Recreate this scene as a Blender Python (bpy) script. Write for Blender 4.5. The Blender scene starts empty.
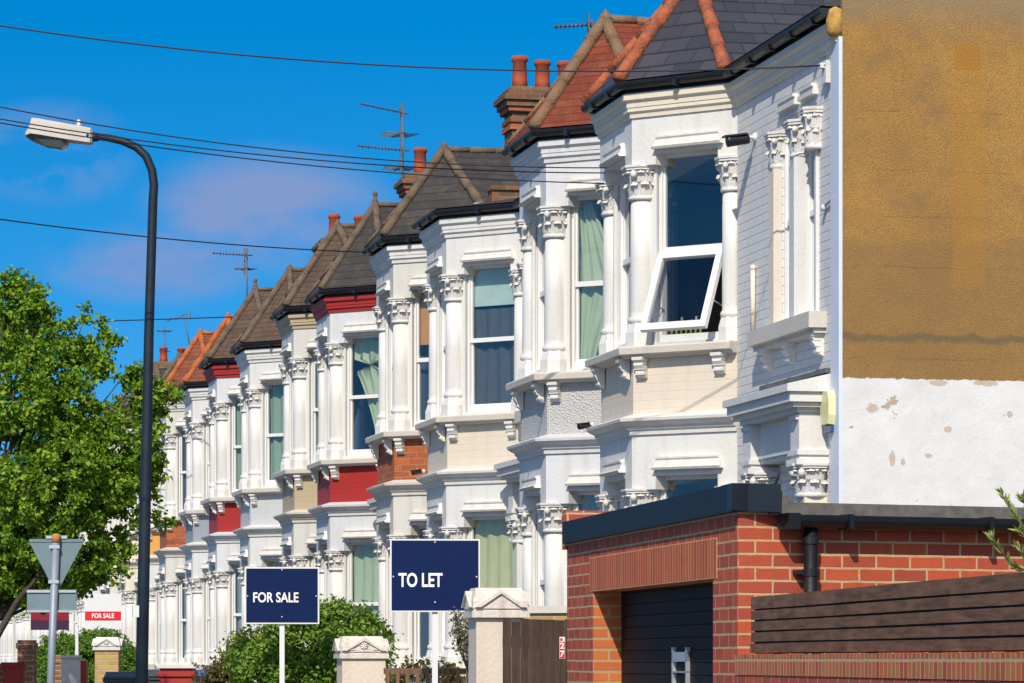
import bpy, bmesh, math, random
from mathutils import Vector, Matrix
R = math.radians
random.seed(7)
scn = bpy.context.scene
C = scn.collection

# ------------------------------------------------------------------ camera, sky, sun, exposure
EYE = 1.65
cam_d = bpy.data.cameras.new('camera'); cam = bpy.data.objects.new('camera', cam_d); C.objects.link(cam)
cam.location = (0, 0, EYE)
YAW = math.atan(722/3400)
cam.rotation_euler = (R(90), 0, -YAW)
cam_d.sensor_width = 36; cam_d.lens = 3400*36/1024
cam_d.shift_x = 0; cam_d.shift_y = (660-341.5)/1024
cam_d.clip_start = 0.1; cam_d.clip_end = 5000
scn.camera = cam

SUN = Vector((-.40, -.917, .84)).normalized()          # direction towards the sun
sun_d = bpy.data.lights.new('sun', 'SUN'); sun = bpy.data.objects.new('sun', sun_d); C.objects.link(sun)
sun_d.energy = 4.7; sun_d.angle = R(.5); sun_d.color = (1, .92, .79)
sun.rotation_euler = SUN.to_track_quat('Z', 'Y').to_euler()

w = bpy.data.worlds.new('World'); scn.world = w; w.use_nodes = True
nt = w.node_tree; nt.nodes.clear()
def N(nt, t, **k):
    n = nt.nodes.new(t)
    for a, v in k.items(): setattr(n, a, v)
    return n
def build_sky():
    L = nt.links.new
    tc = N(nt, 'ShaderNodeTexCoord')
    lift = N(nt, 'ShaderNodeVectorMath', operation='ADD'); lift.inputs[1].default_value = (0, 0, .16)
    L(tc.outputs['Generated'], lift.inputs[0])
    sky = N(nt, 'ShaderNodeTexSky', sky_type='NISHITA', sun_disc=False)
    sky.sun_elevation = math.asin(SUN.z); sky.sun_rotation = math.atan2(SUN.x, SUN.y)
    sky.air_density = 1.0; sky.dust_density = .25; sky.ozone_density = 3.0
    L(lift.outputs[0], sky.inputs['Vector'])
    hs = N(nt, 'ShaderNodeHueSaturation'); hs.inputs['Saturation'].default_value = 1.5; hs.inputs['Value'].default_value = .93
    hs.inputs['Hue'].default_value = .498
    L(sky.outputs[0], hs.inputs['Color'])
    # thin wispy cloud
    mp = N(nt, 'ShaderNodeMapping'); mp.inputs['Scale'].default_value = (16, 16, 34); mp.inputs['Location'].default_value = (.35, .1, .15)
    L(tc.outputs['Generated'], mp.inputs[0])
    no = N(nt, 'ShaderNodeTexNoise'); no.inputs['Scale'].default_value = 1.0; no.inputs['Detail'].default_value = 7; no.inputs['Roughness'].default_value = .58
    L(mp.outputs[0], no.inputs['Vector'])
    cr = N(nt, 'ShaderNodeValToRGB'); cr.color_ramp.elements[0].position = .38; cr.color_ramp.elements[1].position = .58
    L(no.outputs['Fac'], cr.inputs[0])
    def patch(bear, elev, rx, rz):
        c = Vector((math.sin(R(bear))*math.cos(R(elev)), math.cos(R(bear))*math.cos(R(elev)), math.sin(R(elev))))
        sb = N(nt, 'ShaderNodeVectorMath', operation='SUBTRACT'); L(tc.outputs['Generated'], sb.inputs[0]); sb.inputs[1].default_value = c
        ml = N(nt, 'ShaderNodeVectorMath', operation='MULTIPLY'); L(sb.outputs[0], ml.inputs[0]); ml.inputs[1].default_value = (1/R(rx), 1/R(rx), 1/R(rz))
        ln = N(nt, 'ShaderNodeVectorMath', operation='LENGTH'); L(ml.outputs[0], ln.inputs[0])
        mr = N(nt, 'ShaderNodeMapRange', interpolation_type='SMOOTHSTEP'); mr.inputs[1].default_value = 1.0; mr.inputs[2].default_value = 0.35
        L(ln.outputs['Value'], mr.inputs[0]); return mr.outputs[0]
    ps = [patch(7.9, 7.5, 2.6, 1.25), patch(4.3, 8.4, 1.7, 1.0), patch(5.9, 6.6, 2.2, .8), patch(-8, 9, 8, 3), patch(-40, 14, 20, 5), patch(-75, 12, 18, 5), patch(35, 12, 12, 4)]
    acc = ps[0]
    for p_ in ps[1:]:
        ad = N(nt, 'ShaderNodeMath', operation='MAXIMUM'); L(acc, ad.inputs[0]); L(p_, ad.inputs[1]); acc = ad.outputs[0]
    mu = N(nt, 'ShaderNodeMath', operation='MULTIPLY'); L(cr.outputs[0], mu.inputs[0]); L(acc, mu.inputs[1])
    mu2 = N(nt, 'ShaderNodeMath', operation='MULTIPLY'); L(mu.outputs[0], mu2.inputs[0]); mu2.inputs[1].default_value = .95
    mx = N(nt, 'ShaderNodeMixRGB'); L(mu2.outputs[0], mx.inputs[0]); L(hs.outputs[0], mx.inputs[1]); mx.inputs[2].default_value = (1.55, 2.2, 4.1, 1)
    # added broken bright cloud, unseen behind the camera, to lift and neutralise shadow fill
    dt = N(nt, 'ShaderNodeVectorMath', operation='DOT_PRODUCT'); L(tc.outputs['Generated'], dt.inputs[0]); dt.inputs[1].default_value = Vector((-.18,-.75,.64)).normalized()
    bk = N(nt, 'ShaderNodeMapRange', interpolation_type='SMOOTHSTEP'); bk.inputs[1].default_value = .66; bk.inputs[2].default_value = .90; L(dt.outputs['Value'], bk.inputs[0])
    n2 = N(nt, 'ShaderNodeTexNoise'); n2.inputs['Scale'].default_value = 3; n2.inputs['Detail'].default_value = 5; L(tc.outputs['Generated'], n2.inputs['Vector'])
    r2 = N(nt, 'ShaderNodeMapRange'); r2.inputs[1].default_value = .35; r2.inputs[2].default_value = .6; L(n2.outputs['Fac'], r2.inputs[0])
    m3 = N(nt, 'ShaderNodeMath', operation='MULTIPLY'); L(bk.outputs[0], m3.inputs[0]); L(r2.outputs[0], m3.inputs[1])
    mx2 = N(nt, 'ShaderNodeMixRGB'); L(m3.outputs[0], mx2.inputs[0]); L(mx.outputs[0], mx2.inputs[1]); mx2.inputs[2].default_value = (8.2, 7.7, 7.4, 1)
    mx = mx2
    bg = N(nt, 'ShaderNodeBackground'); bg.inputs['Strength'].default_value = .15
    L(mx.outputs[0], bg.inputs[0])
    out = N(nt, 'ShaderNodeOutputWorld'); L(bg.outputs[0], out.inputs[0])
build_sky()
scn.view_settings.view_transform = 'Standard'; scn.view_settings.look = 'None'
scn.view_settings.gamma = 1; scn.view_settings.use_curve_mapping = False
scn.view_settings.exposure = 0.0
scn.render.engine = 'CYCLES'
scn.cycles.max_bounces = 6; scn.cycles.transparent_max_bounces = 12
scn.render.resolution_x = 1024; scn.render.resolution_y = 683

# ------------------------------------------------------------------ materials
MATS = {}
def new_mat(name):
    m = bpy.data.materials.new(name); m.use_nodes = True
    nt = m.node_tree; b = nt.nodes['Principled BSDF']
    MATS[name] = m
    return m, nt, b
def rgb(c): return (c[0], c[1], c[2], 1)
def noise(nt, scale, detail=3, rough=.55, vec=None, src='Object'):
    tc = N(nt, 'ShaderNodeTexCoord'); no = N(nt, 'ShaderNodeTexNoise')
    no.inputs['Scale'].default_value = scale; no.inputs['Detail'].default_value = detail; no.inputs['Roughness'].default_value = rough
    nt.links.new(vec if vec else tc.outputs[src], no.inputs['Vector'])
    return no.outputs['Fac']
def ramp(nt, fac, a, b, ca=(0,0,0), cb=(1,1,1)):
    r = N(nt, 'ShaderNodeValToRGB'); e = r.color_ramp.elements
    e[0].position = a; e[1].position = b; e[0].color = rgb(ca); e[1].color = rgb(cb)
    nt.links.new(fac, r.inputs[0]); return r.outputs[0]
def mix(nt, fac, a, b, mode='MIX'):
    m = N(nt, 'ShaderNodeMixRGB', blend_type=mode)
    for i, v in enumerate((fac, a, b)):
        if hasattr(v, 'is_linked'): nt.links.new(v, m.inputs[i])
        elif isinstance(v, (int, float)): m.inputs[i].default_value = v
        else: m.inputs[i].default_value = rgb(v)
    return m.outputs[0]
def bump(nt, b, h, strength=.4, dist=.01):
    bp = N(nt, 'ShaderNodeBump'); bp.inputs['Strength'].default_value = strength; bp.inputs['Distance'].default_value = dist
    nt.links.new(h, bp.inputs['Height']); nt.links.new(bp.outputs[0], b.inputs['Normal'])
    return bp
def uvmap(nt, scale=(1,1,1), rot=0, loc=(0,0,0)):
    tc = N(nt, 'ShaderNodeTexCoord'); mp = N(nt, 'ShaderNodeMapping')
    mp.inputs['Scale'].default_value = scale; mp.inputs['Rotation'].default_value = (0,0,rot); mp.inputs['Location'].default_value = loc
    nt.links.new(tc.outputs['UV'], mp.inputs[0]); return mp.outputs[0]
def streaks(nt):
    tc = N(nt, 'ShaderNodeTexCoord'); mp = N(nt, 'ShaderNodeMapping'); mp.inputs['Scale'].default_value = (9, 9, .8)
    nt.links.new(tc.outputs['Object'], mp.inputs[0])
    return noise(nt, 1, 5, .6, vec=mp.outputs[0])

def plain(name, col, rough=.6, metal=0, var=.12, vs=6, bmp=.15, bs=40, spec=.5):
    m, nt, b = new_mat(name)
    f = ramp(nt, noise(nt, vs, 4), .3, .7)
    c = mix(nt, f, [x*(1-var) for x in col], [min(1, x*(1+var)) for x in col])
    nt.links.new(c, b.inputs['Base Color'])
    b.inputs['Roughness'].default_value = rough; b.inputs['Metallic'].default_value = metal
    b.inputs['Specular IOR Level'].default_value = spec
    if bmp: bump(nt, b, noise(nt, bs, 3), bmp, .004)
    return m
def painted(name, col, dirt=(.45,.40,.33), amt=.35, bmp=.25, bs=28, rough=.6, brick=0, rough_cast=0):
    m, nt, b = new_mat(name)
    c = mix(nt, ramp(nt, noise(nt, 2.2, 5), .3, .75), [x*.95 for x in col], col)
    s = ramp(nt, streaks(nt), .52, .78)
    c = mix(nt, mix(nt, amt, (0,0,0), s), c, dirt)
    d2 = ramp(nt, noise(nt, 11, 5, .7), .62, .72)
    c = mix(nt, mix(nt, amt*.8, (0,0,0), d2), c, [x*.62 for x in col])
    c = mix(nt, mix(nt, amt*.5, (0,0,0), ramp(nt, noise(nt, .8, 3), .45, .62)), c, [col[0]*.98, col[1]*.93, col[2]*.82])
    c = mix(nt, mix(nt, min(1, amt*1.3), (0,0,0), ramp(nt, noise(nt, 7, 6, .8), .66, .72)), c, [col[0]*.62, col[1]*.52, col[2]*.40])
    b.inputs['Roughness'].default_value = rough
    h = noise(nt, bs, 4)
    bp = bump(nt, b, h, bmp, .01)
    if rough_cast:
        vo = N(nt, 'ShaderNodeTexVoronoi'); vo.inputs['Scale'].default_value = 62
        tc = N(nt, 'ShaderNodeTexCoord'); nt.links.new(tc.outputs['Object'], vo.inputs['Vector'])
        nt.links.new(vo.outputs['Distance'], bp.inputs['Height']); bp.inputs['Strength'].default_value = 1; bp.inputs['Distance'].default_value = .012
        c = mix(nt, mix(nt, .45, (0,0,0), ramp(nt, vo.outputs['Distance'], .1, .5)), c, [x*.72 for x in col])
    if brick:
        br = N(nt, 'ShaderNodeTexBrick'); br.offset = .5
        br.inputs['Scale'].default_value = 1; br.inputs['Brick Width'].default_value = .225; br.inputs['Row Height'].default_value = .075
        br.inputs['Mortar Size'].default_value = .007; br.inputs['Mortar Smooth'].default_value = .6
        br.inputs['Color1'].default_value = (1,1,1,1); br.inputs['Color2'].default_value = (.86,.86,.86,1); br.inputs['Mortar'].default_value = (0,0,0,1)
        nt.links.new(uvmap(nt), br.inputs['Vector'])
        nn = noise(nt, 9, 3)
        hh = mix(nt, .3, br.outputs['Color'], nn)
        nt.links.new(hh, bp.inputs['Height']); bp.inputs['Strength'].default_value = .55*brick; bp.inputs['Distance'].default_value = .012
        c = mix(nt, mix(nt, .35*brick, (0,0,0), br.outputs['Fac']), c, [x*.6 for x in col])
    nt.links.new(c, b.inputs['Base Color'])
    return m
def brickmat(name, c1, c2, mortar, rot=0, bw=.225, rh=.075, ms=.011, rough=.8, offset=.5, third=None, dirt=.25, loc=(0,0,0)):
    m, nt, b = new_mat(name)
    br = N(nt, 'ShaderNodeTexBrick'); br.offset = offset
    br.inputs['Scale'].default_value = 1; br.inputs['Brick Width'].default_value = bw; br.inputs['Row Height'].default_value = rh
    br.inputs['Mortar Size'].default_value = ms; br.inputs['Mortar Smooth'].default_value = .25; br.inputs['Bias'].default_value = -.1
    br.inputs['Color1'].default_value = rgb(c1); br.inputs['Color2'].default_value = rgb(c2); br.inputs['Mortar'].default_value = rgb(mortar)
    uv = uvmap(nt, rot=rot, loc=loc)
    # wobble the joints a little
    wn = N(nt, 'ShaderNodeTexNoise'); wn.inputs['Scale'].default_value = 9; nt.links.new(uv, wn.inputs['Vector'])
    ws = N(nt, 'ShaderNodeVectorMath', operation='SCALE'); ws.inputs['Scale'].default_value = .009; nt.links.new(wn.outputs['Color'], ws.inputs[0])
    wa = N(nt, 'ShaderNodeVectorMath', operation='ADD'); nt.links.new(uv, wa.inputs[0]); nt.links.new(ws.outputs[0], wa.inputs[1])
    nt.links.new(wa.outputs[0], br.inputs['Vector'])
    c = br.outputs['Color']
    # second random tint per brick from a coarser, shifted brick grid
    if third:
        b2 = N(nt, 'ShaderNodeTexBrick'); b2.offset = offset
        for k, v in (('Scale',1),('Brick Width',bw),('Row Height',rh),('Mortar Size',0.0),('Bias',-.35)): b2.inputs[k].default_value = v
        b2.inputs['Color1'].default_value = (0,0,0,1); b2.inputs['Color2'].default_value = (1,1,1,1)
        mp = N(nt, 'ShaderNodeVectorMath', operation='ADD'); mp.inputs[1].default_value = (bw*34, rh*58, 0)
        nt.links.new(wa.outputs[0], mp.inputs[0]); nt.links.new(mp.outputs[0], b2.inputs['Vector'])
        inv = N(nt, 'ShaderNodeMath', operation='SUBTRACT'); inv.inputs[0].default_value = 1; nt.links.new(br.outputs['Fac'], inv.inputs[1])
        f = mix(nt, 1, b2.outputs['Color'], inv.outputs[0], 'MULTIPLY')
        c = mix(nt, mix(nt, .9, (0,0,0), f), c, third)
        c = mix(nt, mix(nt, .6, (0,0,0), ramp(nt, noise(nt, 6, 3), .5, .62)), c, [min(1, x*1.25+.01) for x in c1], 'MIX') if False else c
    c = mix(nt, mix(nt, dirt, (0,0,0), ramp(nt, noise(nt, 14, 5, .7), .45, .75)), c, [x*.45 for x in c1])
    nt.links.new(c, b.inputs['Base Color']); b.inputs['Roughness'].default_value = rough
    inv2 = N(nt, 'ShaderNodeMath', operation='SUBTRACT'); inv2.inputs[0].default_value = 1; nt.links.new(br.outputs['Fac'], inv2.inputs[1])
    hh = mix(nt, .35, inv2.outputs[0], noise(nt, 60, 3))
    bump(nt, b, hh, .6, .008)
    return m
def tiles(name, c1, c2, moss, bw=.17, rh=.1, amt=.3, bs=.8, rough=.75):
    m, nt, b = new_mat(name)
    br = N(nt, 'ShaderNodeTexBrick'); br.offset = .5
    for k, v in (('Scale',1),('Brick Width',bw),('Row Height',rh),('Mortar Size',.006),('Mortar Smooth',.2)): br.inputs[k].default_value = v
    br.inputs['Color1'].default_value = rgb(c1); br.inputs['Color2'].default_value = rgb(c2); br.inputs['Mortar'].default_value = rgb([x*.6 for x in c1])
    uv = uvmap(nt); nt.links.new(uv, br.inputs['Vector'])
    c = mix(nt, mix(nt, amt, (0,0,0), ramp(nt, noise(nt, 5, 6, .75), .5, .68)), br.outputs['Color'], moss)
    c = mix(nt, mix(nt, amt*.8, (0,0,0), ramp(nt, noise(nt, 30, 4, .8), .62, .7)), c, [min(1, x*2.2+.05) for x in moss])
    b.inputs['Roughness'].default_value = rough; b.inputs['Specular IOR Level'].default_value = .3
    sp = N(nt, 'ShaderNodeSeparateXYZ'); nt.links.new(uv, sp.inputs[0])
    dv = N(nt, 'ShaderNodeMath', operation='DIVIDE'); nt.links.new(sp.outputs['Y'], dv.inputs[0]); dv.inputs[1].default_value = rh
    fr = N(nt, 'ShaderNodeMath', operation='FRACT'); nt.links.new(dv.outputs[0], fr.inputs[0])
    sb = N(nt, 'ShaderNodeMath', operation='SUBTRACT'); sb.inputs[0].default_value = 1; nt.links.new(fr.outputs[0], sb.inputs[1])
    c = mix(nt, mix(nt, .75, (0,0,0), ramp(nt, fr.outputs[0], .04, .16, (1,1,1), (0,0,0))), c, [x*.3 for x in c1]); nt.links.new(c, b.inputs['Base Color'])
    ad = mix(nt, .35, sb.outputs[0], br.outputs['Color'])
    bump(nt, b, mix(nt, .2, ad, noise(nt, 25, 3)), bs, .03)
    return m

WHITE = painted('white_stucco', (.66,.655,.64), amt=.48, bmp=.4)
WHITE_B = painted('aged_white_stucco', (.60,.585,.55), amt=.6, bmp=.4)
WHITE_C = painted('cool_white_stucco', (.62,.63,.65), amt=.45, bmp=.4)
WHITE2 = painted('white_plaster_ornament', (.66,.645,.62), amt=.55, bmp=.5, bs=45)
WBRICK = painted('white_painted_brick', (.66,.66,.66), amt=.35, brick=1.3)
CREAMB = painted('cream_painted_brick', (.67,.59,.49), amt=.4, brick=.35)
CREAM = painted('cream_paint', (.70,.63,.52), amt=.3)
ROUGHC = painted('roughcast_grey', (.58,.57,.57), amt=.3, rough_cast=1)
STONE = painted('stone_sill', (.58,.54,.49), amt=.5, bmp=.5)
CAPST = painted('weathered_cap_stone', (.66,.60,.54), dirt=(.25,.19,.15), amt=.7, bmp=.8)
PINKW = painted('pale_pink_render', (.66,.57,.48), amt=.4, dirt=(.5,.42,.34), bmp=.5)
REDP = painted('red_paint', (.35,.020,.016), dirt=(.25,.02,.015), amt=.3, brick=.5)
TAN = painted('tan_paint', (.46,.37,.24), dirt=(.3,.22,.14), amt=.3, brick=.5)
GREYP = painted('grey_paint', (.52,.54,.55), amt=.25, brick=.3)
BLUEG = painted('blue_grey_paint', (.30,.33,.37), dirt=(.2,.2,.22), amt=.25)
ORANGE = painted('orange_paint', (.72,.36,.08), dirt=(.4,.2,.06), amt=.25, brick=.4)
OBRICK = brickmat('orange_brick', (.46,.11,.03), (.34,.075,.025), (.34,.17,.09), ms=.008, third=(.2,.06,.03), dirt=.5)
FRAME = plain('white_window_frame', (.70,.70,.70), .35, var=.03, bmp=0)
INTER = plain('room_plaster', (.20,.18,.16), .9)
BLACK = plain('black_gutter_paint', (.008,.009,.012), .45, var=.3, bmp=.1)
LEAD = plain('grey_lead', (.10,.10,.11), .6, var=.3)
SLATE = tiles('slate', (.040,.040,.050), (.060,.058,.070), (.09,.08,.08), bw=.28, rh=.2, amt=.1, bs=.35, rough=.5)
REDT = tiles('red_roof_tiles', (.21,.042,.018), (.15,.030,.015), (.17,.10,.05), amt=.5, bw=.17, rh=.115, bs=1)
BRNT = tiles('brown_roof_tiles', (.105,.062,.042), (.075,.048,.036), (.16,.13,.08), amt=.45, rh=.11, bs=1)
BRNS = tiles('old_grey_slate', (.055,.047,.044), (.038,.034,.034), (.12,.095,.06), bw=.25, rh=.15, amt=.4, bs=.6)
ORGT = tiles('orange_red_tiles', (.23,.065,.03), (.16,.045,.025), (.16,.10,.05), amt=.4, rh=.11, bs=1)
def ridgemat(name, c, moss):
    m, nt, b = new_mat(name)
    k = mix(nt, ramp(nt, noise(nt, 9, 6, .8), .42, .6), c, moss)
    k = mix(nt, mix(nt, .6, (0,0,0), ramp(nt, noise(nt, 35, 4, .8), .6, .66)), k, (.42,.36,.27))
    nt.links.new(k, b.inputs['Base Color']); b.inputs['Roughness'].default_value = .85
    bump(nt, b, noise(nt, 30, 5), .8, .02); return m
RIDGE_R = ridgemat('terracotta_hip_tile', (.42,.10,.035), (.22,.07,.035))
RIDGE_M = ridgemat('mossy_hip_tile', (.24,.11,.055), (.15,.12,.07))
RIDGE_B = ridgemat('brown_hip_tile', (.15,.10,.065), (.10,.08,.055))
RIDGE_O = ridgemat('orange_hip_tile', (.44,.12,.03), (.35,.10,.03))
POT = plain('terracotta_pot', (.33,.062,.026), .75, var=.35, vs=5)
SOOTB = brickmat('sooty_stock_brick', (.17,.085,.038), (.09,.05,.03), (.17,.13,.085), ms=.012, third=(.34,.10,.03), dirt=.5)
REDBK = brickmat('red_brick', (.52,.088,.030), (.38,.066,.028), (.52,.35,.19), ms=.0075, third=(.24,.045,.035), dirt=.35)
SOLDIER = brickmat('red_brick_soldier', (.58,.10,.03), (.40,.065,.025), (.60,.34,.17), rot=R(90), bw=.235, rh=.075, ms=.0075, offset=0, third=(.55,.17,.06))
ROWLOCK = brickmat('red_brick_rowlock', (.58,.13,.04), (.38,.06,.03), (.58,.38,.20), rot=R(90), bw=.235, rh=.075, ms=.008, offset=0, third=(.48,.24,.06))
PILB = brickmat('reveal_brick', (.52,.14,.035), (.44,.10,.03), (.42,.26,.12))
YELB = brickmat('yellow_stock_brick', (.50,.33,.10), (.42,.26,.08), (.42,.36,.26), third=(.30,.17,.06))
DKBK = brickmat('dark_multi_brick', (.24,.10,.05), (.17,.075,.045), (.34,.27,.19), third=(.38,.13,.05))
NAVYM = plain('dark_navy_trim', (.006,.015,.026), .55, var=.15, bmp=.05, spec=.3)
FELT = plain('roofing_felt', (.13,.12,.11), .95, var=.25, vs=18, bmp=.9, bs=220)
SHUT = plain('black_shutter', (.012,.010,.011), .6, var=.2, bmp=.05, spec=.12)
CHROME = plain('grey_metal', (.55,.57,.6), .35, metal=.6, var=.05, bmp=0)
SILV = plain('light_grey_metal', (.24,.28,.35), .5, metal=.2, var=.08, bmp=0)
SIGNBK = plain('grey_green_sign_back', (.13,.20,.23), .55, var=.08, bmp=0)
POLEM = plain('dark_blue_grey_pole', (.010,.020,.034), .55, var=.2, bmp=.05, spec=.3)
LANT = plain('lantern_shell', (.50,.47,.41), .6, var=.08, bmp=.1)
LENS = plain('lantern_bowl', (.09,.11,.11), .25, var=.1, bmp=0)
RUST = plain('rusty_cap', (.42,.19,.06), .8)
NAVY = plain('navy_board', (.004,.014,.070), .35, var=.05, bmp=0, spec=.15)
BOARDW = plain('white_board', (.66,.67,.69), .4, var=.03, bmp=0)
LETTER = plain('white_lettering', (.85,.86,.88), .4, var=0, bmp=0)
REDSIGN = plain('red_sign', (.62,.012,.018), .4, var=.04, bmp=0)
DRED = plain('deep_red_board', (.22,.008,.018), .4, var=.1, bmp=0)
PURP = plain('dark_purple_board', (.035,.012,.05), .4, var=.1, bmp=0)
ALARM = plain('pale_yellow_plastic', (.72,.70,.38), .4, var=.05, bmp=0)
BLUEL = plain('blue_plastic', (.02,.08,.22), .3, var=.1, bmp=0)
BLUEB = plain('bright_blue_plastic', (.02,.14,.42), .45, var=.1, bmp=0)
BINM = plain('dark_grey_bin_plastic', (.055,.062,.075), .5, var=.15, bmp=.05)
WOODF = None
def wood(name, c, axis):
    m, nt, b = new_mat(name)
    tc = N(nt, 'ShaderNodeTexCoord'); mp = N(nt, 'ShaderNodeMapping')
    mp.inputs['Scale'].default_value = [2.2 if i == axis else 38 for i in range(3)]
    nt.links.new(tc.outputs['Object'], mp.inputs[0])
    g = noise(nt, 1, 6, .65, vec=mp.outputs[0])
    k = mix(nt, ramp(nt, g, .32, .7), [x*.55 for x in c], [x*1.35 for x in c])
    k = mix(nt, mix(nt, .5, (0,0,0), ramp(nt, noise(nt, 3.5, 4), .5, .7)), k, [x*1.5+.01 for x in c])
    nt.links.new(k, b.inputs['Base Color']); b.inputs['Roughness'].default_value = .75; b.inputs['Specular IOR Level'].default_value = .2
    bump(nt, b, g, .5, .006); return m
WOODF = wood('dark_stained_wood', (.19,.10,.06), 1)
WOODP = wood('weathered_brown_planks', (.06,.038,.03), 2)
WOODK = wood('brown_picket_wood', (.16,.095,.06), 2)
def leafmat(name, c, c2, c3, trans=.35):
    m, nt, b = new_mat(name)
    g = N(nt, 'ShaderNodeNewGeometry')
    r = N(nt, 'ShaderNodeValToRGB'); e = r.color_ramp.elements
    e[0].position = 0; e[0].color = rgb(c); e[1].position = 1; e[1].color = rgb(c3)
    x = r.color_ramp.elements.new(.55); x.color = rgb(c2)
    nt.links.new(g.outputs['Random Per Island'], r.inputs[0])
    nt.links.new(r.outputs[0], b.inputs['Base Color']); b.inputs['Roughness'].default_value = .5
    b.inputs['Specular IOR Level'].default_value = .35
    t = N(nt, 'ShaderNodeBsdfTranslucent'); hs = mix(nt, .5, r.outputs[0], (.22,.36,.02)); nt.links.new(hs, t.inputs[0])
    ms = N(nt, 'ShaderNodeMixShader'); ms.inputs[0].default_value = trans
    nt.links.new(b.outputs[0], ms.inputs[1]); nt.links.new(t.outputs[0], ms.inputs[2])
    nt.links.new(ms.outputs[0], nt.nodes['Material Output'].inputs[0]); return m
LEAF = leafmat('maple_leaves', (.04,.115,.008), (.15,.29,.013), (.34,.46,.035))
LEAFB = leafmat('shrub_leaves', (.05,.13,.012), (.14,.27,.02), (.34,.42,.08))
LEAFR = leafmat('reddish_leaves', (.12,.045,.02), (.11,.09,.025), (.16,.14,.05))
LEAFH = leafmat('hedge_leaves', (.035,.10,.010), (.09,.20,.015), (.18,.31,.025))
LEAFO = leafmat('olive_leaves', (.14,.19,.04), (.28,.34,.08), (.46,.50,.18))
LEAFG = leafmat('dusty_leaves', (.14,.13,.10), (.2,.2,.15), (.3,.3,.24))
BARK = plain('bark', (.055,.042,.032), .9, var=.4, vs=12, bmp=.8, bs=30)
ASPH = plain('asphalt', (.05,.05,.052), .9, var=.2, vs=20, bmp=.5, bs=120)
PAVE = plain('paving', (.24,.23,.21), .85, var=.15, vs=4, bmp=.3)
KERB = plain('kerb_stone', (.30,.29,.27), .8)
EARTH = plain('earth', (.10,.09,.055), .95, var=.3, vs=3)
LINEM = plain('road_paint', (.75,.75,.72), .7)
DOORM = plain('door_paint', (.05,.07,.10), .35, bmp=0)
WIREM = plain('black_cable', (.008,.010,.02), .6, bmp=0)
ALU = plain('aluminium_aerial', (.10,.11,.14), .5, metal=.1, bmp=0)
def curtain_mat(name, c, t=.35):
    m, nt, b = new_mat(name)
    nt.links.new(mix(nt, ramp(nt, noise(nt, 5, 3), .3, .7), [x*.85 for x in c], c), b.inputs['Base Color'])
    b.inputs['Roughness'].default_value = .9
    return m
CUR = {'green': curtain_mat('pale_green_curtain', (.40,.50,.35)), 'white': curtain_mat('white_net_curtain', (.62,.66,.64)),
       'teal': curtain_mat('teal_blind', (.45,.60,.58)), 'olive': curtain_mat('olive_curtain', (.48,.50,.26)),
       'dark': curtain_mat('dark_curtain', (.07,.08,.10)), 'orange': curtain_mat('orange_curtain', (.55,.26,.05)),
       'grey': curtain_mat('grey_net_curtain', (.25,.30,.30)), 'mint': curtain_mat('mint_curtain', (.25,.36,.27))}
def glassmat():
    m = bpy.data.materials.new('window_glass'); m.use_nodes = True; nt = m.node_tree; nt.nodes.clear()
    fr = N(nt, 'ShaderNodeLayerWeight'); fr.inputs[0].default_value = .5
    pw = N(nt, 'ShaderNodeMath', operation='POWER'); nt.links.new(fr.outputs['Facing'], pw.inputs[0]); pw.inputs[1].default_value = 4
    ad = N(nt, 'ShaderNodeMath', operation='ADD', use_clamp=True); nt.links.new(pw.outputs[0], ad.inputs[0]); ad.inputs[1].default_value = .12
    tr = N(nt, 'ShaderNodeBsdfTransparent'); tr.inputs[0].default_value = (.90,.92,.90,1)
    gl = N(nt, 'ShaderNodeBsdfGlossy'); gl.inputs['Roughness'].default_value = .015
    ms = N(nt, 'ShaderNodeMixShader'); nt.links.new(ad.outputs[0], ms.inputs[0]); nt.links.new(tr.outputs[0], ms.inputs[1]); nt.links.new(gl.outputs[0], ms.inputs[2])
    o = N(nt, 'ShaderNodeOutputMaterial'); nt.links.new(ms.outputs[0], o.inputs[0]); return m
GLASS = glassmat()
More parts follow.
